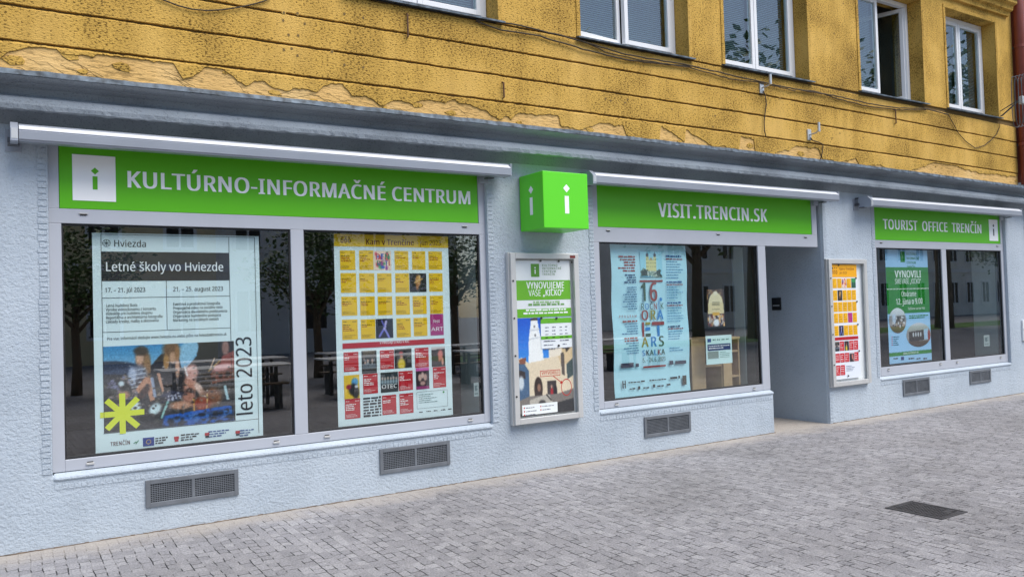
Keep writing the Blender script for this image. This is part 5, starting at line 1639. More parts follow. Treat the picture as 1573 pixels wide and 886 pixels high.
for (c, d_) in ((275, 768), (425, 748)):
    r = R(zb3, PY, c, d_ - 26, c + 24, d_ + 4)
    mb.rect(*r, L2, M_INKB)
r = R(zb3, PY, 722, 634, 766, 722)
mb.rect(*r, L2, ink(70, 66, 60))
mb.build('small_print', p3, origin=(x0, PY, z0))
mb = MB()
for (zf, a, b, c) in ((za3, 305, 545, 420), (zb3, 328, 556, 541)):
    mb = MB()
    xa, zz = P(*zf(a, c), PY)
    xb, zz2 = P(*zf(b, c), PY)
    zz = P(*zf((a + b) / 2, c), PY)[1]
    mb.rect(xa, xb, zz - 0.010, zz + 0.010, L2, RD)
    mb.build('red_bar', p3, origin=(x0, PY, z0))
ch = Pic(60, 64, (160, 222, 240))
ch.poly([(0, 1), (.04, .8), (.12, .62), (.3, .7), (.7, .7), (.86, .75), (1, .98), (1, 1)], (120, 150, 140))
ch.poly([(.26, .75), (.26, .2), (.40, .2), (.40, .34), (.60, .34), (.60, .2), (.74, .2), (.74, .75)], (222, 216, 150)).poly([(.4, .34), (.5, .2), (.6, .34)], (190, 176, 120))
for cx in (.33, .67):
    ch.ell(cx, .14, .055, .07, (56, 50, 60)).line((cx, 0), (cx, .1), .012, (56, 50, 60))
for cx in (.3, .36, .46, .54, .63, .7):
    for cz in (.3, .44, .58):
        ch.ell(cx, cz, .014, .03, (110, 116, 90))
ch.specks(22, [(40, 70, 60), (60, 96, 90), (30, 50, 50)], .05, (.05, .32, .72, .92)).specks(14, [(40, 70, 60), (30, 50, 50)], .045, (.68, .95, .72, .95)).ell(.3, .96, .3, .03, (60, 140, 170)).specks(20, [(206, 220, 210), (150, 170, 150)], .03, (.3, .8, .75, .95))
pictures('church_drawing', p3, [(ch, pavg(za3, PY, (303, 112, 543, 384)), L2)])

# ---- poster 4: green and blue opening poster
z4 = Z(1355, 375, 4.545)
x0, x1 = P(1363, 470, PY)[0], P(1428, 470, PY)[0]
z0, z1 = P(1397, 556, PY)[1], P(1393, 383, PY)[1]
p4 = sheet('poster', 'narrow green and blue opening poster with two round photos', x0, x1, z0, z1, PY, ink(160, 205, 242))
GR = ink(22, 130, 30)
mb = MB()
gz1, gz0 = P(*z4(190, 161), PY)[1], P(*z4(190, 480), PY)[1]
mb.rect(x0 + .001, x1 - .001, gz0, gz1, L1, GR)
mb.build('green_panel', p4, origin=(x0, PY, z0))
mb = MB()
ga, gb = P(*z4(190, 745), PY)[1], P(*z4(190, 772), PY)[1]
mb.rect(x0 + .001, x1 - .001, gb, ga, L1, GR)
mb.build('green_panel', p4, origin=(x0, PY, z0))
mb = MB()
r = pavg(z4, PY, (126, 52, 160, 126))
mb.rect(*r, L1, GR)
mb.build('logo_square', p4, origin=(x0, PY, z0))
mb = MB()
i_mark(mb, (r[0] + r[1]) / 2, r[2] + .06, r[3] - .06, L2, M_WHITE)
for k, s in enumerate(('KULTÚRNO', 'INFORMAČNÉ', 'CENTRUM', 'TRENČÍN')):
    mb.text(s, r[1] + .04, r[3] - .05 - k * .062, .034, L1, GR, bold=5)
ptext(mb, z4, PY, 'VYNOVILI', 90, 274, 233, 0.10, L2, M_WHITE, bold=12)
ptext(mb, z4, PY, 'SME VAŠE „KICKO“', 90, 272, 277, 0.072, L2, M_WHITE, bold=4)
ptext(mb, z4, PY, 'Otvárame', 135, 240, 366, 0.075, L2, M_WHITE, bold=6)
ptext(mb, z4, PY, '12. júna o 9.00', 97, 284, 422, 0.082, L2, M_WHITE, bold=12)
ptext(mb, z4, PY, 'Tešíme sa na Vás', 180, 300, 458, 0.034, L2, M_WHITE, bold=4)
za_, zb_ = P(*z4(185, 311), PY)[1], P(*z4(185, 753), PY)[1]
n = 30
for k in range(n):
    u = x0 + (x1 - x0) * (k + .5) / n
    mb.disc(u, za_, .010, .010, L2, M_WHITE, 8)
    mb.disc(u, ga, .009, .009, L2, ink(160, 205, 242), 8)
mb.text('www.visit.trencin.sk', (x0 + x1) / 2, (ga + gb) / 2 - .012, .028, L2, M_WHITE, align='c', bold=4)
for k in range(2):
    xa, zz = P(*z4(188, 505 + 14 * k), PY)
    mb.greek(xa, x1 - .05, zz, .018, L2, GR, fill=1 - .2 * k)
for k in range(5):
    xa, zz = P(*z4(70, 652 + 14 * k), PY)
    mb.disc(xa, zz + .01, .010, .010, L2, M_RINK, 8)
    mb.greek(xa + .03, xa + .17, zz, .014, L2, ink(40, 110, 130), fill=rnd.uniform(.6, 1))
for (a, w) in ((80, .12), (185, .14), (240, .1), (288, .09)):
    xa, zz = P(*z4(a, 803), PY)
    mb.greek(xa, xa + w, zz, .02, L2, M_INK, fill=1)
rr = pavg(z4, PY, (132, 785, 153, 808))
mb.rect(*rr, L2, ink(24, 50, 120))
mb.build('lettering', p4, origin=(x0, PY, z0))


def room_pic(v):
    q = Pic(60, 60, (150, 146, 146))
    if v:
        q.grad(0, .35, (206, 210, 216), (160, 156, 156)).poly([(.1, .35), (.7, .3), (.72, .72), (.1, .78)], (54, 44, 38)).poly([(.72, .28), (.95, .24), (.95, .7), (.72, .7)], (170, 200, 226)).grad(.75, 1, (96, 74, 58), (70, 52, 40))
        for k in range(4):
            q.ell(.28 + .1 * k, .48, .03, .1, (200, 204, 210))
        q.ell(.92, .55, .05, .25, (150, 40, 30))
    else:
        q.grad(0, .3, (226, 230, 236), (200, 204, 210)).poly([(.2, .25), (.38, .22), (.38, .6), (.2, .65)], (190, 206, 226)).poly([(.45, .35), (.9, .3), (.9, .7), (.45, .7)], (96, 90, 86)).grad(.7, 1, (120, 96, 74), (86, 66, 50))
        q.specks(26, [(60, 54, 50), (170, 150, 130), (210, 210, 214)], .05, (.2, .9, .35, .75))
    return q.noise(7)


pp = []
for v, c in ((0, (44, 445, 172, 621)), (1, (166, 548, 344, 716))):
    q = room_pic(v)
    k = ((q.U - .5) ** 2 + (q.V - .5) ** 2) < .25
    rr = list(pavg(z4, PY, c))
    rr[0], rr[1] = max(rr[0], x0 + .002), min(rr[1], x1 - .002)
    pp.append((q, rr, L2 if v else L3, k))
for q in pp:
    pictures('photograph', p4, [q], label='round printed photo of an office room')

# ================================================================== DISPLAY CASES
def case(name, label, xa, xb, za, zb, yf, t, pins):
    c = thing(name, label, 'display case', ((xa + xb) / 2, WY, za), 'flat wall display cases')
    mb = MB()
    mb.frame(xa - 0.012, xb + 0.004, yf + 0.03, WY - 0.0005, za - 0.006, zb + 0.004, 0.03, M_CASE)
    mb.rect(xa + .018, xb - .026, za + .024, zb - .026, WY - 0.006, M_WHITE)
    mb.build('housing', c, origin=(xa, WY, za), bevel=0.003)
    mb = MB()
    mb.frame(xa, xb, yf, yf + 0.0295, za, zb, t, M_CASE, t * 0.95)
    d = mb.build('door_frame', c, origin=(xa, yf, za), bevel=0.004)
    for z in pins:
        q = MB()
        q.tube([(xa + t * .35, yf - 0.006, z), (xa + t * .35, yf - 0.0003, z)], 0.009, M_BLACK, 10)
        q.build('lock', d, origin=(xa + t * .35, yf, z))
    mb = MB()
    mb.box(xa + t - .004, xb - t + .004, yf + 0.012, yf + 0.016, za + t - .004, zb - t + .004, M_GLASS_CASE)
    mb.build('pane', c, origin=(xa, yf, za))
    return c


c1 = case('display_case', 'tall metal display case under the cube sign with a green and white poster', 4.191, 5.008, 0.478, 2.131, -0.128, 0.058, (1.86, 1.5, 1.14, 0.75))
mb = MB()
mb.box(4.90, 4.965, -0.1305, -0.1285, 2.085, 2.11, ink(110, 40, 34))
mb.build('name_plate', c1, origin=(4.9, -0.13, 2.1))
c2 = case('display_case', 'narrow looking display case right of the doorway with a yellow and red calendar', 9.03, 9.83, 0.468, 2.107, -0.115, 0.06, (1.86, 1.5, 1.14, 0.75))

# ---- poster inside the first case
CY = -0.085
K1, K2, K3 = CY - 0.0004, CY - 0.0010, CY - 0.0016
va, vb = Z(785, 385, 6.564), Z(785, 510, 6.11)
x0, x1, z0, z1 = 4.255, 4.925, 0.545, 2.062
v1 = sheet('poster', 'white and green poster with a white church tower under blue sky, in the display case', x0, x1, z0, z1, CY, ink(232, 234, 236))
GV = ink(104, 178, 40)
mb = MB()
fz = lambda y: P(*va(350, y), CY)[1]
mb.rect(x0 + .001, x1 - .001, fz(494), fz(298), K1, GV)
mb.build('green_panel', v1, origin=(x0, CY, z0))
mb = MB()
mb.rect(x0 + .001, x1 - .001, fz(668), fz(582), K1, GV)
mb.build('green_panel', v1, origin=(x0, CY, z0))
mb = MB()
r = pavg(va, CY, (198, 132, 286, 264))
mb.rect(*r, K1, ink(84, 150, 40))
mb.build('logo_square', v1, origin=(x0, CY, z0))
mb = MB()
i_mark(mb, (r[0] + r[1]) / 2, r[2] + .03, r[3] - .03, K2, M_WHITE)
for k, s in enumerate(('KULTÚRNO', 'INFORMAČNÉ', 'CENTRUM', 'TRENČÍN')):
    mb.text(s, P(*va(312, 150), CY)[0], P(*va(312, 158 + 30 * k), CY)[1], .021, K1, ink(80, 130, 60), track=60, bold=4)
ptext(mb, va, CY, 'VYNOVUJEME', 157, 540, 384, 0.066, K2, M_WHITE, bold=12)
ptext(mb, va, CY, 'VAŠE', 178, 302, 458, 0.060, K2, M_WHITE, bold=3)
ptext(mb, va, CY, '„KICKO“', 322, 530, 454, 0.060, K2, M_WHITE, bold=12)
for (a, b, base, h, m) in ((225, 490, 528, .018, ink(150, 190, 130)), (175, 540, 556, .022, ink(110, 160, 90)), (150, 555, 610, .018, M_WHITE), (125, 585, 642, .018, M_WHITE)):
    xa, zz = P(*va(a, base), CY)
    mb.greek(xa, P(*va(b, base), CY)[0], zz, h, K2, m)
mb.build('lettering', v1, origin=(x0, CY, z0))
pz1 = fz(672)
t = Pic(110, 150, (20, 92, 206))
t.grad(0, .5, (14, 84, 200), (70, 150, 226))
t.poly([(0, .42), (.08, .40), (.2, .46), (.24, .42), (.6, .42), (.66, .36), (.72, .30), (.82, .26), (1, .18), (1, 1), (0, 1)], (226, 208, 180))
t.poly([(.72, .4), (.74, .26), (.84, .20), (1, .08), (1, .5), (.78, .5)], (216, 190, 150)).poly([(.56, .36), (.58, .26), (.66, .30), (.70, .24), (.8, .16), (.80, .4), (.56, .42)], (234, 222, 204))
t.poly([(.2, .46), (.215, .22), (.255, .06), (.26, .03), (.38, .03), (.40, .12), (.44, .24), (.47, .44)], (240, 240, 238)).poly([(.25, .03), (.26, .005), (.37, 0), (.39, .03)], (60, 50, 50))
t.line((.22, .22), (.43, .2), .006, (196, 200, 206)).line((.235, .13), (.41, .12), .006, (196, 200, 206)).ell(.32, .09, .012, .012, (80, 80, 86)).ell(.33, .18, .012, .014, (80, 80, 86))
t.poly([(0, .46), (.1, .44), (.2, .54), (.2, .8), (0, .84)], (74, 100, 130)).poly([(0, .52), (.14, .55), (.14, .62), (0, .6)], (60, 52, 54)).ell(.06, .66, .05, .07, (206, 214, 220)).poly([(.03, .42), (.16, .40), (.14, .47), (.05, .47)], (136, 84, 66))
t.ell(.36, .73, .075, .12, (60, 46, 42), 0, .12).poly([(.29, .72), (.43, .72), (.43, .84), (.29, .84)], (60, 46, 42)).ell(.37, .72, .03, .04, (150, 110, 90))
t.poly([(.52, .66), (.68, .66), (.69, .82), (.52, .82)], (70, 62, 62)).ell(.60, .78, .025, .05, (170, 40, 50)).ell(.665, .77, .03, .06, (34, 32, 38)).ell(.595, .72, .015, .018, (200, 160, 140))
t.poly([(.86, .3), (1, .2), (1, .3), (.88, .38)], (70, 60, 54)).poly([(.88, .5), (1, .44), (1, .62), (.89, .66)], (70, 84, 84)).poly([(.78, .38), (.84, .37), (.85, .62), (.79, .6)], (96, 86, 80))
t.poly([(0, .84), (.2, .8), (.7, .8), (1, .76), (1, 1), (0, 1)], (126, 118, 112)).poly([(.2, .84), (.45, .8), (.55, .8), (.62, .9), (.2, .92)], (186, 178, 166)).poly([(.62, .9), (1, .86), (1, 1), (0, 1), (0, .98)], (58, 56, 58)).line((.5, .8), (.58, .86), .01, (50, 46, 46)).ell(.42, .88, .06, .03, (70, 66, 66))
t.blur(1).noise(6)
pictures('photograph', v1, [(t, (x0 + .001, x1 - .001, z0 + .001, pz1), K1)], label='printed photo of a white tower under blue sky')
mb = MB()
RM = ink(196, 50, 44)
r = pavg(vb, CY, (272, 355, 462, 412))
for a, b, c, d_ in ((r[0], r[1], r[2], r[2] + .006), (r[0], r[1], r[3] - .006, r[3]), (r[0], r[0] + .006, r[2] + .0061, r[3] - .0061), (r[1] - .006, r[1], r[2] + .0061, r[3] - .0061)):
    mb.rect(a, b, c, d_, K2, RM)
mb.text('VYTVORILI', r[0] + .02, r[2] + .018, .03, K2, RM, width=r[1] - r[0] - .04, bold=10)
pa, pb = P(*vb(395, 410), CY), P(*vb(475, 472), CY)
mb.bar(pa, pb, .008, K2, RM)
mb.face([(pb[0] + .01, K3, pb[1] - .012), (pb[0] + .005, K3, pb[1] + .022), (pb[0] - .025, K3, pb[1] - .004)], RM)
pa = P(*vb(520, 515), CY)
mb.disc(pa[0], pa[1], .066, .085, K2, RM, 28, .11)
mb.build('red_markings', v1, origin=(x0, CY, z0))
mb = MB()
r = pavg(vb, CY, (103, 668, 438, 765))
mb.rect(*r, K2, M_WHITE)
for k in range(3):
    for u in (.06, .52):
        zz = r[3] - .035 - k * .034
        if k == 2 and u > .5:
            continue
        xa = r[0] + (r[1] - r[0]) * u
        mb.disc(xa, zz + .006, .008, .008, K3, RM, 8)
        mb.greek(xa + .018, xa + (r[1] - r[0]) * .4, zz, .009, K3, ink(120, 120, 130), fill=rnd.uniform(.6, 1))
mb.build('caption_box', v1, origin=(x0, CY, z0))
# a smaller notice pinned over it
NY = CY - 0.006
nr = [P(*va(298, 700), NY)[0], x1 - .004, P(*vb(450, 146), NY)[1], P(*va(470, 672), NY)[1]]
nt_ = sheet('notice', 'small white opening hours notice pinned over the tower poster', *nr, NY, ink(236, 238, 240), cat='notice')
mb = MB()
hh = nr[3] - nr[2]
mb.rect(nr[0], nr[1], nr[3] - .055, nr[3] - .004, NY - .0004, GV)
mb.rect(nr[0], nr[1], nr[2] + hh * .30, nr[2] + hh * .40, NY - .0004, GV)
for k in range(5):
    for u in (.2, .42, .66, .84):
        mb.greek(nr[0] + (nr[1] - nr[0]) * (u - .06), nr[0] + (nr[1] - nr[0]) * (u + .06), nr[3] - .10 - k * .034, .010, NY - .0004, ink(120, 124, 140), fill=rnd.uniform(.6, 1))
for k in range(3):
    mb.greek(nr[0] + .03, nr[0] + .2, nr[2] + hh * .22 - k * .038, .011, NY - .0004, ink(120, 124, 140), fill=rnd.uniform(.6, 1))
    mb.greek(nr[0] + .26, nr[1] - .04, nr[2] + hh * .22 - k * .038, .011, NY - .0004, ink(120, 124, 140), fill=rnd.uniform(.6, 1))
mb.build('lettering', nt_, origin=(nr[0], NY, nr[2]))


def magnet(x, z, y):
    q = MB()
    q.tube([(x, y - 0.008, z), (x, y - 0.0005, z)], 0.011, M_BLACK, 12)
    return q


for k, (zf, a, b) in enumerate(((va, 290, 103), (va, 474, 107), (va, 606, 118), (va, 300, 678), (va, 452, 680), (va, 640, 660), (vb, 442, 126))):
    xx, zz = P(*zf(a, b), CY)
    o = magnet(xx, zz, NY - .002).build('magnet', None, origin=(xx, NY, zz))
    tag(o, 'black round magnet holding the sheets in the case under the cube sign', 'magnet', 'magnets in the tower poster case')

# ---- calendar inside the second case
vc = Z(1265, 390, 4.225)
x0, x1, z0, z1 = 9.095, 9.64, 0.555, 2.04
zc2 = lambda y: 2.035 - (y - 68) * (2.035 - .555) / (822 - 68)
v2 = sheet('poster', 'yellow headed calendar sheet of yellow and red boxes in the case right of the doorway', x0, x1, z0, z1, CY, ink(236, 238, 246))
mb = MB()
hz0 = zc2(150)
mb.rect(x0, x1, hz0, z1, K1, ink(250, 176, 20))
mb.build('header_band', v2, origin=(x0, CY, z0))
mb = MB()
W_ = x1 - x0
pics = []
YB2 = ink(250, 186, 20)


def cbox(r, c, row0, row1, m, light):
    a = x0 + W_ * (.055 + .181 * c)
    b = a + W_ * .163
    zt2, zb2 = zc2(row0), zc2(row1)
    mb.rect(a, b, zb2, zt2, K1, m)
    for k in range(3):
        mb.greek(a + .008, b - .008, zt2 - .03 - .025 * k, .008, K2, ink(250, 230, 230) if light else ink(170, 110, 20), fill=rnd.uniform(.4, .95))
    for k in range(2):
        mb.greek(a + .008, b - .008, zb2 + .014 + .016 * k, .005, K2, ink(240, 190, 190) if light else ink(180, 120, 20), fill=rnd.uniform(.6, 1))
    return a, b, zb2, zt2


special = {(0, 2): 'letters', (0, 4): 'green', (1, 1): 'flame', (3, 3): 'magenta', (4, 1): 'dancer'}
for r_, (ra, rb) in enumerate(((158, 222), (236, 304), (314, 378), (388, 452), (470, 536))):
    for c_ in range(5):
        q = cbox(r_, c_, ra, rb, ink(190, 40, 140) if (r_, c_) == (3, 3) else YB2, False)
        k = special.get((r_, c_))
        if k and k != 'magenta':
            pics.append((little(k, 20, 24) if k != 'green' else Pic(20, 24, (40, 90, 70)).poly([(0, 0), (1, 0), (1, .4), (0, .4)], (60, 150, 80)).noise(8), q, K3))
mb.rect(x0 + W_ * .05, x1 - W_ * .04, zc2(566), zc2(545), K1, M_RINK)
for r_, (ra, rb) in enumerate(((574, 636), (652, 712), (730, 796))):
    for c_ in range(5 if r_ < 2 else 2):
        q = cbox(r_, c_, ra, rb, ink(206, 30, 44), True)
        if (r_, c_) in ((0, 0), (0, 2), (1, 3)):
            pics.append((little({(0, 0): 'crowd', (0, 2): 'yellow coat', (1, 3): 'limbs'}[(r_, c_)], 20, 24), q, K3))
mb.build('event_boxes', v2, origin=(x0, CY, z0))
for q in pics:
    pictures('photograph', v2, [q])
mb = MB()
BR_ = ink(120, 60, 10)
mb.text('Kam v Trenčíne', x0 + W_ * .34, zc2(103), .034, K2, BR_, bold=8, width=W_ * .56)
mb.text('jún 2023', x0 + W_ * .34, zc2(128), .030, K2, BR_, bold=4, width=W_ * .28)
for k in range(3):
    mb.disc(x0 + W_ * (.09 + .07 * k), zc2(116), .014, .026, K2, BR_, 10, .4)
    mb.rect(x0 + W_ * (.07 + .07 * k), x0 + W_ * (.10 + .07 * k), zc2(92), zc2(86), K2, BR_)
for k in range(4):
    mb.greek(x0 + W_ * .45, x1 - W_ * .14, zc2(742 + 10 * k), .008, K2, ink(130, 140, 160), fill=rnd.uniform(.5, .9))
mb.build('lettering', v2, origin=(x0, CY, z0))
for a, b in ((.05, 1.99), (.3, 2.03), (.95, 1.86), (.95, 1.55), (.95, 1.25), (.96, .9), (.5, .59)):
    xx, zz = x0 + W_ * a, b
    o = magnet(xx, zz, CY - .0035).build('magnet', None, origin=(xx, CY, zz))
    tag(o, 'black round magnet holding the calendar in the case right of the doorway', 'magnet', 'magnets in the calendar case')

# ================================================================== SMALL SHEETS ON THE ENTRANCE WINDOW, SHELF
zw = Z(1060, 380, 3.057)
GY = 0.03
r = pavg(zw, GY, (77, 196, 165, 372))
o = sheet('small_poster', 'small dark poster with a cream bell shape stuck on the entrance window', *r, GY, ink(60, 44, 38))
b_ = Pic(44, 84, (58, 42, 38))
b_.specks(60, [(120, 80, 50), (90, 60, 50), (150, 120, 80), (40, 30, 30)], .05, (0, 1, .0, .3)).ell(.5, .36, .42, .28, (226, 214, 176), 0, .12).poly([(.06, .36), (.94, .36), (.98, .66), (.02, .66)], (222, 206, 160)).ell(.5, .1, .12, .06, (232, 224, 200))
b_.grad(.68, 1, (70, 50, 44), (54, 40, 40)).specks(70, [(226, 180, 120), (120, 50, 40), (210, 200, 190), (60, 50, 70)], .05, (0, 1, .7, .98))
b_.poly([(.3, .62), (.7, .62), (.7, .70), (.3, .70)], (220, 170, 60)).ell(.5, .9, .18, .1, (226, 230, 236)).noise(6)
for v in (.34, .38, .42, .54):
    b_.line((.28, v), (.72, v), .012, (120, 116, 90))
pictures('print', o, [(b_, (r[0] + .004, r[1] - .004, r[2] + .004, r[3] - .004), GY - .0004)])
r = pavg(zw, GY, (73, 412, 200, 546))
o = sheet('notice', 'white printed notice with a dark blue band stuck on the entrance window above the shelf', *r, GY, ink(206, 232, 232), cat='notice')
mb = MB()
w_, h_ = r[1] - r[0], r[3] - r[2]
mb.rect(r[0] + w_ * .06, r[1] - w_ * .06, r[2] + h_ * .48, r[2] + h_ * .70, GY - .0004, ink(24, 50, 104))
mb.rect(r[0] + w_ * .06, r[0] + w_ * .2, r[2] + h_ * .78, r[2] + h_ * .9, GY - .0004, ink(30, 60, 140))
mb.rect(r[0] + w_ * .06, r[0] + w_ * .47, r[2] + h_ * .2, r[2] + h_ * .45, GY - .0004, ink(130, 146, 140))
mb.build('printed_panels', o, origin=(r[0], GY, r[2]))
mb = MB()
for k in range(2):
    mb.greek(r[0] + w_ * .1, r[1] - w_ * .1, r[2] + h_ * (.62 - .08 * k), h_ * .035, GY - .001, M_WHITE, fill=1 - .3 * k)
for k in range(4):
    mb.greek(r[0] + w_ * .52, r[1] - w_ * .08, r[2] + h_ * (.40 - .06 * k), h_ * .02, GY - .0004, ink(120, 160, 150), fill=rnd.uniform(.6, 1))
    mb.greek(r[0] + w_ * (.26 + .17 * k), r[0] + w_ * (.38 + .17 * k), r[2] + h_ * .83, h_ * .05, GY - .0004, ink(90, 120, 130))
mb.build('lettering', o, origin=(r[0], GY, r[2]))

SYD = 0.18
sh = thing('shelf_unit', 'pale wooden shelf unit standing inside the entrance window', 'shelf', (7.3, SYD, 0.55))
X = lambda a: P(*zw(a, 520), SYD)[0]
ztop = P(*zw(120, 424), SYD)[1]
zs1, zs2 = P(*zw(215, 482), SYD)[1], P(*zw(215, 600), SYD)[1]
mb = MB()
mb.box(X(8), X(238), SYD, SYD + .36, ztop - .03, ztop, M_WOOD)
mb.build('top_board', sh, origin=(7.3, SYD, ztop), bevel=.002)
for a, b in ((8, 72), (156, 196)):
    mb = MB()
    mb.box(X(a), X(b), SYD + .002, SYD + .022, .5, ztop - .0305, M_WOOD)
    mb.build('front_panel', sh, origin=(X(a), SYD, .55), bevel=.002)
for a in (72, 152, 196, 234):
    mb = MB()
    mb.box(X(a), X(a) + .022, SYD + .023, SYD + .35, .5, ztop - .0305, M_WOOD)
    mb.build('upright', sh, origin=(X(a), SYD, .55), bevel=.002)
for z in (zs1, zs2):
    mb = MB()
    mb.box(X(196) + .023, X(234) - .001, SYD + .024, SYD + .349, z - .022, z, M_WOOD)
    mb.build('shelf', sh, origin=(X(200), SYD, z), bevel=.002)
mb = MB()
mb.box(X(8), X(238), SYD + .351, SYD + .36, .5, ztop - .0305, M_WOOD)
mb.build('back_panel', sh, origin=(7.3, SYD + .36, .55))
mb = MB()
mb.box(X(72) + .023, X(152) - .001, SYD + .024, SYD + .349, P(*zw(110, 553), SYD)[1] - .02, P(*zw(110, 553), SYD)[1], M_WOOD)
mb.build('shelf', sh, origin=(X(100), SYD, .9), bevel=.002)

# small stickers on the glass
def sticker(label, px, py, w, h):
    x, z = P(px, py, 0.012)
    y = 0.0150
    mb = MB()
    mb.box(x - w / 2, x + w / 2, y, y + .0006, z - h / 2, z + h / 2, ink(128, 142, 142))
    o = mb.build('sticker', None, origin=(x, y, z))
    tag(o, label, 'sticker')
    mb = MB()
    mb.rect(x - w * .3, x + w * .28, z - h * .02, z + h * .3, y - .0003, ink(84, 100, 104))
    mb.bar((x - w * .2, z - h * .1), (x + w * .1, z + h * .02), h * .1, y - .0005, ink(84, 100, 104))
    mb.disc(x + w * .2, z + h * .14, w * .13, h * .11, y - .0008, ink(128, 142, 142), 12)
    mb.greek(x - w * .35, x + w * .35, z - h * .34, h * .09, y - .0003, ink(84, 100, 104))
    mb.build('camera_symbol', o, origin=(x, y, z))


sticker('small camera warning sticker low on the right pane of the tourist office window', 1516, 523, .17, .17)
sticker('small pale sticker in the lower right corner of the calendar poster pane', 732, 598, .055, .13)

# ================================================================== WALL FITTINGS
x_, z_ = 9.0095, 1.55
t = thing('door_intercom', 'small black door intercom on the side wall of the doorway', 'intercom', (x_, .71, z_))
mb = MB()
mb.box(x_ - .018, x_, .64, .79, z_ - .085, z_ + .085, M_BLACK)
mb.build('housing', t, origin=(x_, .71, z_), bevel=.006)
mb = MB()
mb.box(x_ - .0195, x_ - .0182, .66, .77, z_ - .03, z_ - .012, M_GALV)
mb.build('call_button', t, origin=(x_, .71, z_))
mb = MB()
mb.box(x_ - .0195, x_ - .0182, .67, .76, z_ + .01, z_ + .06, ink(40, 42, 48))
mb.build('speaker_panel', t, origin=(x_, .71, z_))

xa, zt_ = P(1568.3, 493, WY)
t = thing('meter_box', 'small white box with a black latch on the wall right of the last window', 'box', (xa + .15, WY, .82))
mb = MB()
mb.box(xa, xa + .22, WY - .03, WY - .0005, .83, 1.16, M_UPVC)
mb.build('door', t, origin=(xa, WY, .83), bevel=.004)
mb = MB()
mb.box(xa + .02, xa + .06, WY - .038, WY - .0303, .98, 1.03, M_BLACK)
mb.build('latch', t, origin=(xa, WY, 1.0), bevel=.003)


def cable(label, pix, Y, r=.007, name='cable', dz=0.0):
    pts = []
    for i in range(len(pix) - 1):
        a, b = P(*pix[i], Y), P(*pix[i + 1], Y)
        n = max(1, int(math.hypot(b[0] - a[0], b[1] - a[1]) / .08))
        for k in range(n):
            t = k / n
            pts.append((a[0] + (b[0] - a[0]) * t, Y + rnd.uniform(-.003, .003), a[1] + (b[1] - a[1]) * t + dz + rnd.uniform(-.004, .004)))
    e = P(*pix[-1], Y)
    pts.append((e[0], Y, e[1] + dz))
    mb = MB()
    mb.tube(pts, r, M_CABLE, 6)
    o = mb.build(name, None, origin=pts[0], smooth=True)
    return tag(o, label, 'cable', 'old cables strung under the upper windows')


sl = [(731, 32), (747, 31), (800, 40), (893, 63), (960, 84), (1060, 101), (1150, 122), (1220, 137), (1281, 147), (1328, 158), (1376, 166), (1420, 167), (1457, 176)]
cable('topmost old cable running along the sills of the upper windows', sl, -.03, .008)
cable('old cable sagging just below the sill cable from the first window to the second', [(731, 33), (770, 46), (830, 56), (895, 76), (960, 92), (1010, 98), (1060, 102)], -.022, .008)
cable('thin old cable dipping below the sills between the second and third windows', [(893, 62), (930, 80), (980, 92), (1060, 104), (1120, 121), (1165, 127), (1222, 140)], -.026, .006)
cable('old cable sagging below the third and fourth windows', [(1222, 138), (1250, 140), (1290, 153), (1330, 163), (1376, 169), (1422, 169)], -.02, .007)
cable('thin cable hanging in a loop under the last upper window', [(1457, 176), (1463, 188), (1471, 203), (1483, 217), (1498, 228), (1512, 224), (1522, 216), (1531, 206), (1535, 196), (1536, 188)], -.015, .006)
cable('thin cable sagging in an arc at the top left of the wall', [(240, -4), (252, 1), (273, 9.5), (295, 14.5), (318, 16.5), (342, 15.8), (366, 12.7), (390, 7), (407, 1.5), (416, -3)], -.015, .006)


def wall_bar(label, a, b):
    pa, pb = P(*a, -.02), P(*b, -.02)
    mb = MB()
    mb.tube([(pa[0], .01, pa[1] + .01), (pa[0], -.025, pa[1]), (pb[0], -.025, pb[1]), (pb[0], .01, pb[1] - .005)], .009, mat('rusty iron', (.14, .075, .04), .85, .2, var=(20, .4)), 8)
    o = mb.build('iron_staple', None, origin=(pa[0], 0, pa[1]))
    tag(o, label, 'staple')


wall_bar('rusty upright iron staple below the first upper window', (625.5, 22), (626.5, 57))
wall_bar('short iron pin on the wall under the open window', (1375, 168), (1376, 190))
wall_bar('small rusty staple low on the ochre wall above the cube sign', (773, 127), (774, 150))


def bracket(label, foot, tip, drop):
    """little galvanised wall bracket with a cut cable hanging from it"""
    fx, fz = P(*foot, -.02)
    tx, tz = P(*tip, -.16)
    t = thing('cable_bracket', label, 'bracket', (fx, 0, fz), 'galvanised cable brackets on the ochre wall')
    mb = MB()
    mb.box(fx - .035, fx + .035, -.018, .001, fz - .07, fz + .07, M_GALV)
    mb.build('foot_plate', t, origin=(fx, 0, fz), bevel=.003)
    mb = MB()
    mb.tube([(fx, -.018, fz), (fx + .02, -.10, fz + .01), (tx, -.16, tz)], .010, M_GALV, 8)
    mb.tube([(tx, -.16, tz - .03), (tx, -.16, tz + .09)], .017, M_GALV, 10)
    mb.build('arm', t, origin=(fx, 0, fz), smooth=False)
    mb = MB()
    pts = [(fx, -.03, fz - .04)] + [(P(*q, -.02)[0], -.022, P(*q, -.02)[1]) for q in drop]
    mb.tube(pts, .007, M_CABLE, 6)
    mb.build('hanging_cable', t, origin=(fx, 0, fz), smooth=True)


bracket('galvanised bracket under the third upper window with a long cable hanging down', (1171, 135), (1183.5, 126), [(1175, 146), (1177, 160), (1175, 174), (1173.6, 187), (1174, 200), (1176.5, 211)])
bracket('galvanised bracket low on the ochre wall above the entrance awning', (1244, 207), (1258, 199), [(1248, 216), (1258, 219), (1264, 222), (1263, 234), (1260, 246)])

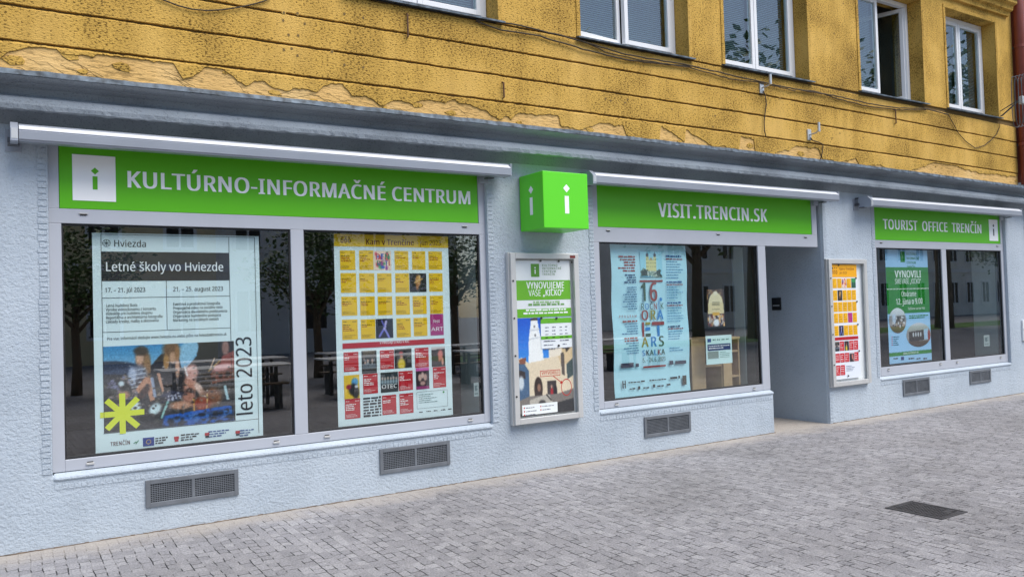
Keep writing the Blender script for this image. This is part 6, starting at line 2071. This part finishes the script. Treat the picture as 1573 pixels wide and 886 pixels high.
# wire basket aerial at the right end
ax_, az_ = P(1566, 156, -.35)
t = thing('wall_aerial', 'black wire aerial on an arm beside the last upper window', 'aerial', (ax_, 0, az_))
mb = MB()
fx, fz = P(1537, 178, -.01)
mb.tube([(fx, 0, fz), (fx + .01, -.03, fz), (ax_, -.35, az_ + .02)], .012, M_ALU_D, 8)
mb.tube([(fx, 0, fz + .07), (ax_, -.35, az_ + .03)], .008, M_ALU_D, 8)
mb.build('arm', t, origin=(fx, 0, fz))
mb = MB()
mb.box(ax_ - .05, ax_ + .16, -.42, -.35, az_ - .05, az_ + .07, M_GALV)
mb.build('housing', t, origin=(ax_, -.35, az_), bevel=.01)
mb = MB()
for k in range(4):
    yy = -.30 - k * .05
    h, w = .40, .11
    lp = [(ax_ - .02 + w * math.copysign(abs(math.cos(a)) ** .5, math.cos(a)), yy, az_ + h * math.copysign(abs(math.sin(a)) ** .6, math.sin(a))) for a in np.linspace(0, 2 * math.pi, 25)]
    mb.tube(lp, .006, M_ALU_D, 5, cap=False)
mb.build('wire_loops', t, origin=(ax_, -.35, az_))

# ================================================================== MANHOLE COVER
t = thing('manhole_cover', 'rectangular cast iron cover set in the paving', 'manhole cover', (5.84, -3.19, 0))
mx0, mx1, my0, my1 = 5.66, 6.0, -3.42, -2.98
mb = MB()
for a in ((mx0, mx1, my0, my0 + .022), (mx0, mx1, my1 - .022, my1), (mx0, mx0 + .022, my0 + .0221, my1 - .0221), (mx1 - .022, mx1, my0 + .0221, my1 - .0221)):
    mb.box(*a, -.02, .007, M_IRON)
mb.build('frame', t, origin=(mx0, my0, 0), bevel=.002)
mb = MB()
mb.box(mx0 + .027, mx1 - .027, my0 + .027, my1 - .027, -.02, .0045, M_IRON)
for i in range(9):
    for j in range(13):
        a, b = mx0 + .05 + i * .03, my0 + .05 + j * .028
        if i > 5 and j < 3:
            continue
        mb.box(a - .009, a + .009, b - .008, b + .008, .0046, .0075, M_IRON)
mb.build('lid', t, origin=(mx0, my0, 0))
mb = MB()
mb.box(mx1 - .10, mx1 - .05, my0 + .05, my0 + .075, .0047, .0052, M_VOID)
mb.build('key_slot', t, origin=(mx1, my0, 0))

# ================================================================== THE SQUARE BEHIND THE CAMERA (seen in the panes)
M_BARK = mat('bark', (.16, .12, .085), .9, bump=(25, .8))
M_LEAF = mat('leaf', (.06, .13, .025), .55, var=(3, .4))
M_LEAF2 = mat('young leaf', (.11, .19, .04), .55)


def make_tree():
    tr = random.Random(21)
    tb = MB()
    tb.tube([(0, 0, 0), (.03, 0, 1.0), (-.02, .03, 2.2), (.05, 0, 3.2)], [.19, .15, .13, .10], M_BARK, 10)
    tips = []
    for k in range(9):
        a = k * 2.4
        L_ = tr.uniform(1.3, 2.3)
        p0 = Vector((.02, 0, 2.1 + k * .14))
        p2 = p0 + Vector((math.cos(a) * L_, math.sin(a) * L_, tr.uniform(1.0, 2.6)))
        p1 = (p0 + p2) / 2 + Vector((0, 0, -.15))
        tb.tube([p0, p1, p2], [.075, .05, .02], M_BARK, 6)
        tips += [p1, p2, (p1 + p2) / 2]
    cb = MB()
    for c in tips + [Vector((tr.uniform(-1, 1), tr.uniform(-1, 1), tr.uniform(3.6, 5.6))) for _ in range(12)]:
        for _ in range(85):
            d = Vector((tr.gauss(0, .42), tr.gauss(0, .42), tr.gauss(0, .34)))
            p = c + d
            s = tr.uniform(.06, .13)
            u = Vector((tr.uniform(-1, 1), tr.uniform(-1, 1), tr.uniform(-.5, .5))).normalized()
            v = u.cross(Vector((tr.uniform(-1, 1), tr.uniform(-1, 1), 1))).normalized()
            cb.face([p - u * s, p + v * s * .6, p + u * s, p - v * s * .6], M_LEAF if tr.random() < .7 else M_LEAF2)
    t = thing('street_tree', 'leafy young tree on the square, mirrored in the shop windows', 'tree', (0, 0, 0), 'trees on the square behind the camera')
    tb.build('trunk', t, smooth=True)
    cb.build('crown', t)
    return t


def dup(o, loc, rz, sc=1.0):
    r = o.copy()
    COL.objects.link(r)
    r.location, r.rotation_euler, r.scale = loc, (0, 0, rz), (sc, sc, sc)
    for c in o.children:
        k = c.copy()
        COL.objects.link(k)
        k.parent = r
        for e in c.children:
            e2 = e.copy()
            COL.objects.link(e2)
            e2.parent = k
    return r


tree = make_tree()
for k, (x, y, s) in enumerate(((1.5, -13.5, .64), (7.0, -13.6, .70), (11.5, -14.5, .72), (24.0, -17.0, 1.5), (28.0, -17.5, 2.2), (40.0, -16.0, 2.4), (-5.0, -16.0, 1.1), (51.0, -18.0, 1.3))):
    if k == 0:
        tree.location, tree.scale = (x, y, 0), (s, s, s)
    else:
        dup(tree, (x, y, 0), k * 1.3, s)

M_TBL = mat('white table top', (.82, .82, .80), .4)
tb_ = thing('beer_table', 'white terrace table on the square, mirrored in the shop windows', 'table', (0, 0, 0), 'terrace tables on the square')
mb = MB()
mb.box(-1.1, 1.1, -.45, .45, .72, .75, M_TBL)
mb.build('table_top', tb_, bevel=.004)
for a, b in ((-.8, -.28), (.8, -.28), (-.8, .28), (.8, .28)):
    mb = MB()
    mb.box(a - .025, a + .025, b - .025, b + .025, 0, .7195, M_ALU_D)
    mb.build('leg', tb_)
bn = thing('bench', 'dark wooden bench beside a terrace table on the square', 'bench', (0, 0, 0), 'benches on the square')
mb = MB()
mb.box(-.9, .9, -.14, .14, .42, .45, M_BARK)
mb.build('seat', bn, bevel=.004)
for a in (-.75, .75):
    mb = MB()
    mb.box(a - .03, a + .03, -.12, .12, 0, .4195, M_ALU_D)
    mb.build('leg', bn)
first = True
for x, y in ((3.4, -8.0), (6.4, -8.5), (9.4, -8.3), (4.0, -10.4), (7.2, -10.8), (10.6, -11.2), (13.6, -9.6)):
    for o, dy in ((tb_, 0), (bn, -.6), (bn, .6)):
        if first and (o is tb_ or dy < 0):
            o.location = (x, y + dy, 0)
        else:
            dup(o, (x, y + dy, 0), 0.05 * math.sin(x * 3))
    first = False


def town_house(label, x0, x1, y, h, floors, col, roofcol, step):
    t = thing('town_house', label, 'house', ((x0 + x1) / 2, y, 0), 'houses across the square')
    m = mat('render ' + label, col, .85, bump=(40, .4), var=(1, .12))
    mb = MB()
    mb.box(x0, x1, y - 8, y, 0, h, m)
    mb.box(x0 - .1, x1 + .1, y, y + .18, h - .35, h, M_UPVC)
    mb.box(x0, x1, y + .001, y + .10, 3.5, 3.75, M_UPVC)
    mb.build('wall', t, origin=((x0 + x1) / 2, y, 0))
    mb = MB()
    mb.prism_x([(y - 8.4, h), (y + .4, h), (y - 4, h + 3.0)], [x0 - .2, x1 + .2], mat('roof ' + label, roofcol, .8, var=(3, .2)))
    mb.build('roof', t, origin=((x0 + x1) / 2, y, h))
    first = None
    n = int((x1 - x0 - 1) / step)
    for f_ in range(floors):
        for k in range(n):
            wx = x0 + (x1 - x0) * (k + .5) / n
            wz = .9 + f_ * 3.4
            if first is None:
                mb = MB()
                mb.frame(wx - .62, wx + .62, y + .0005, y + .06, wz, wz + 1.9, .12, M_UPVC)
                mb.box(wx - .04, wx + .04, y + .0005, y + .05, wz + .121, wz + 1.779, M_UPVC)
                mb.rect(wx + .5, wx - .5, wz + .12, wz + 1.78, y + .004, M_BLACK)
                first = mb.build('window', t, origin=(wx, y, wz))
            else:
                o = first.copy()
                COL.objects.link(o)
                o.parent = t
                o.location = Vector((wx, y, wz)) - WORLD[t.name]


town_house('ochre house across the square mirrored in the glass', -14, 7.5, -27, 9.5, 2, (.78, .66, .40), (.2, .08, .05), 2.4)
town_house('pale grey house across the square mirrored in the glass', 7.6, 19, -28, 10.5, 3, (.82, .82, .80), (.12, .1, .1), 2.2)
town_house('cream house with tall windows across the square', 34, 120, -30, 8.0, 2, (.82, .80, .74), (.2, .09, .06), 2.3)
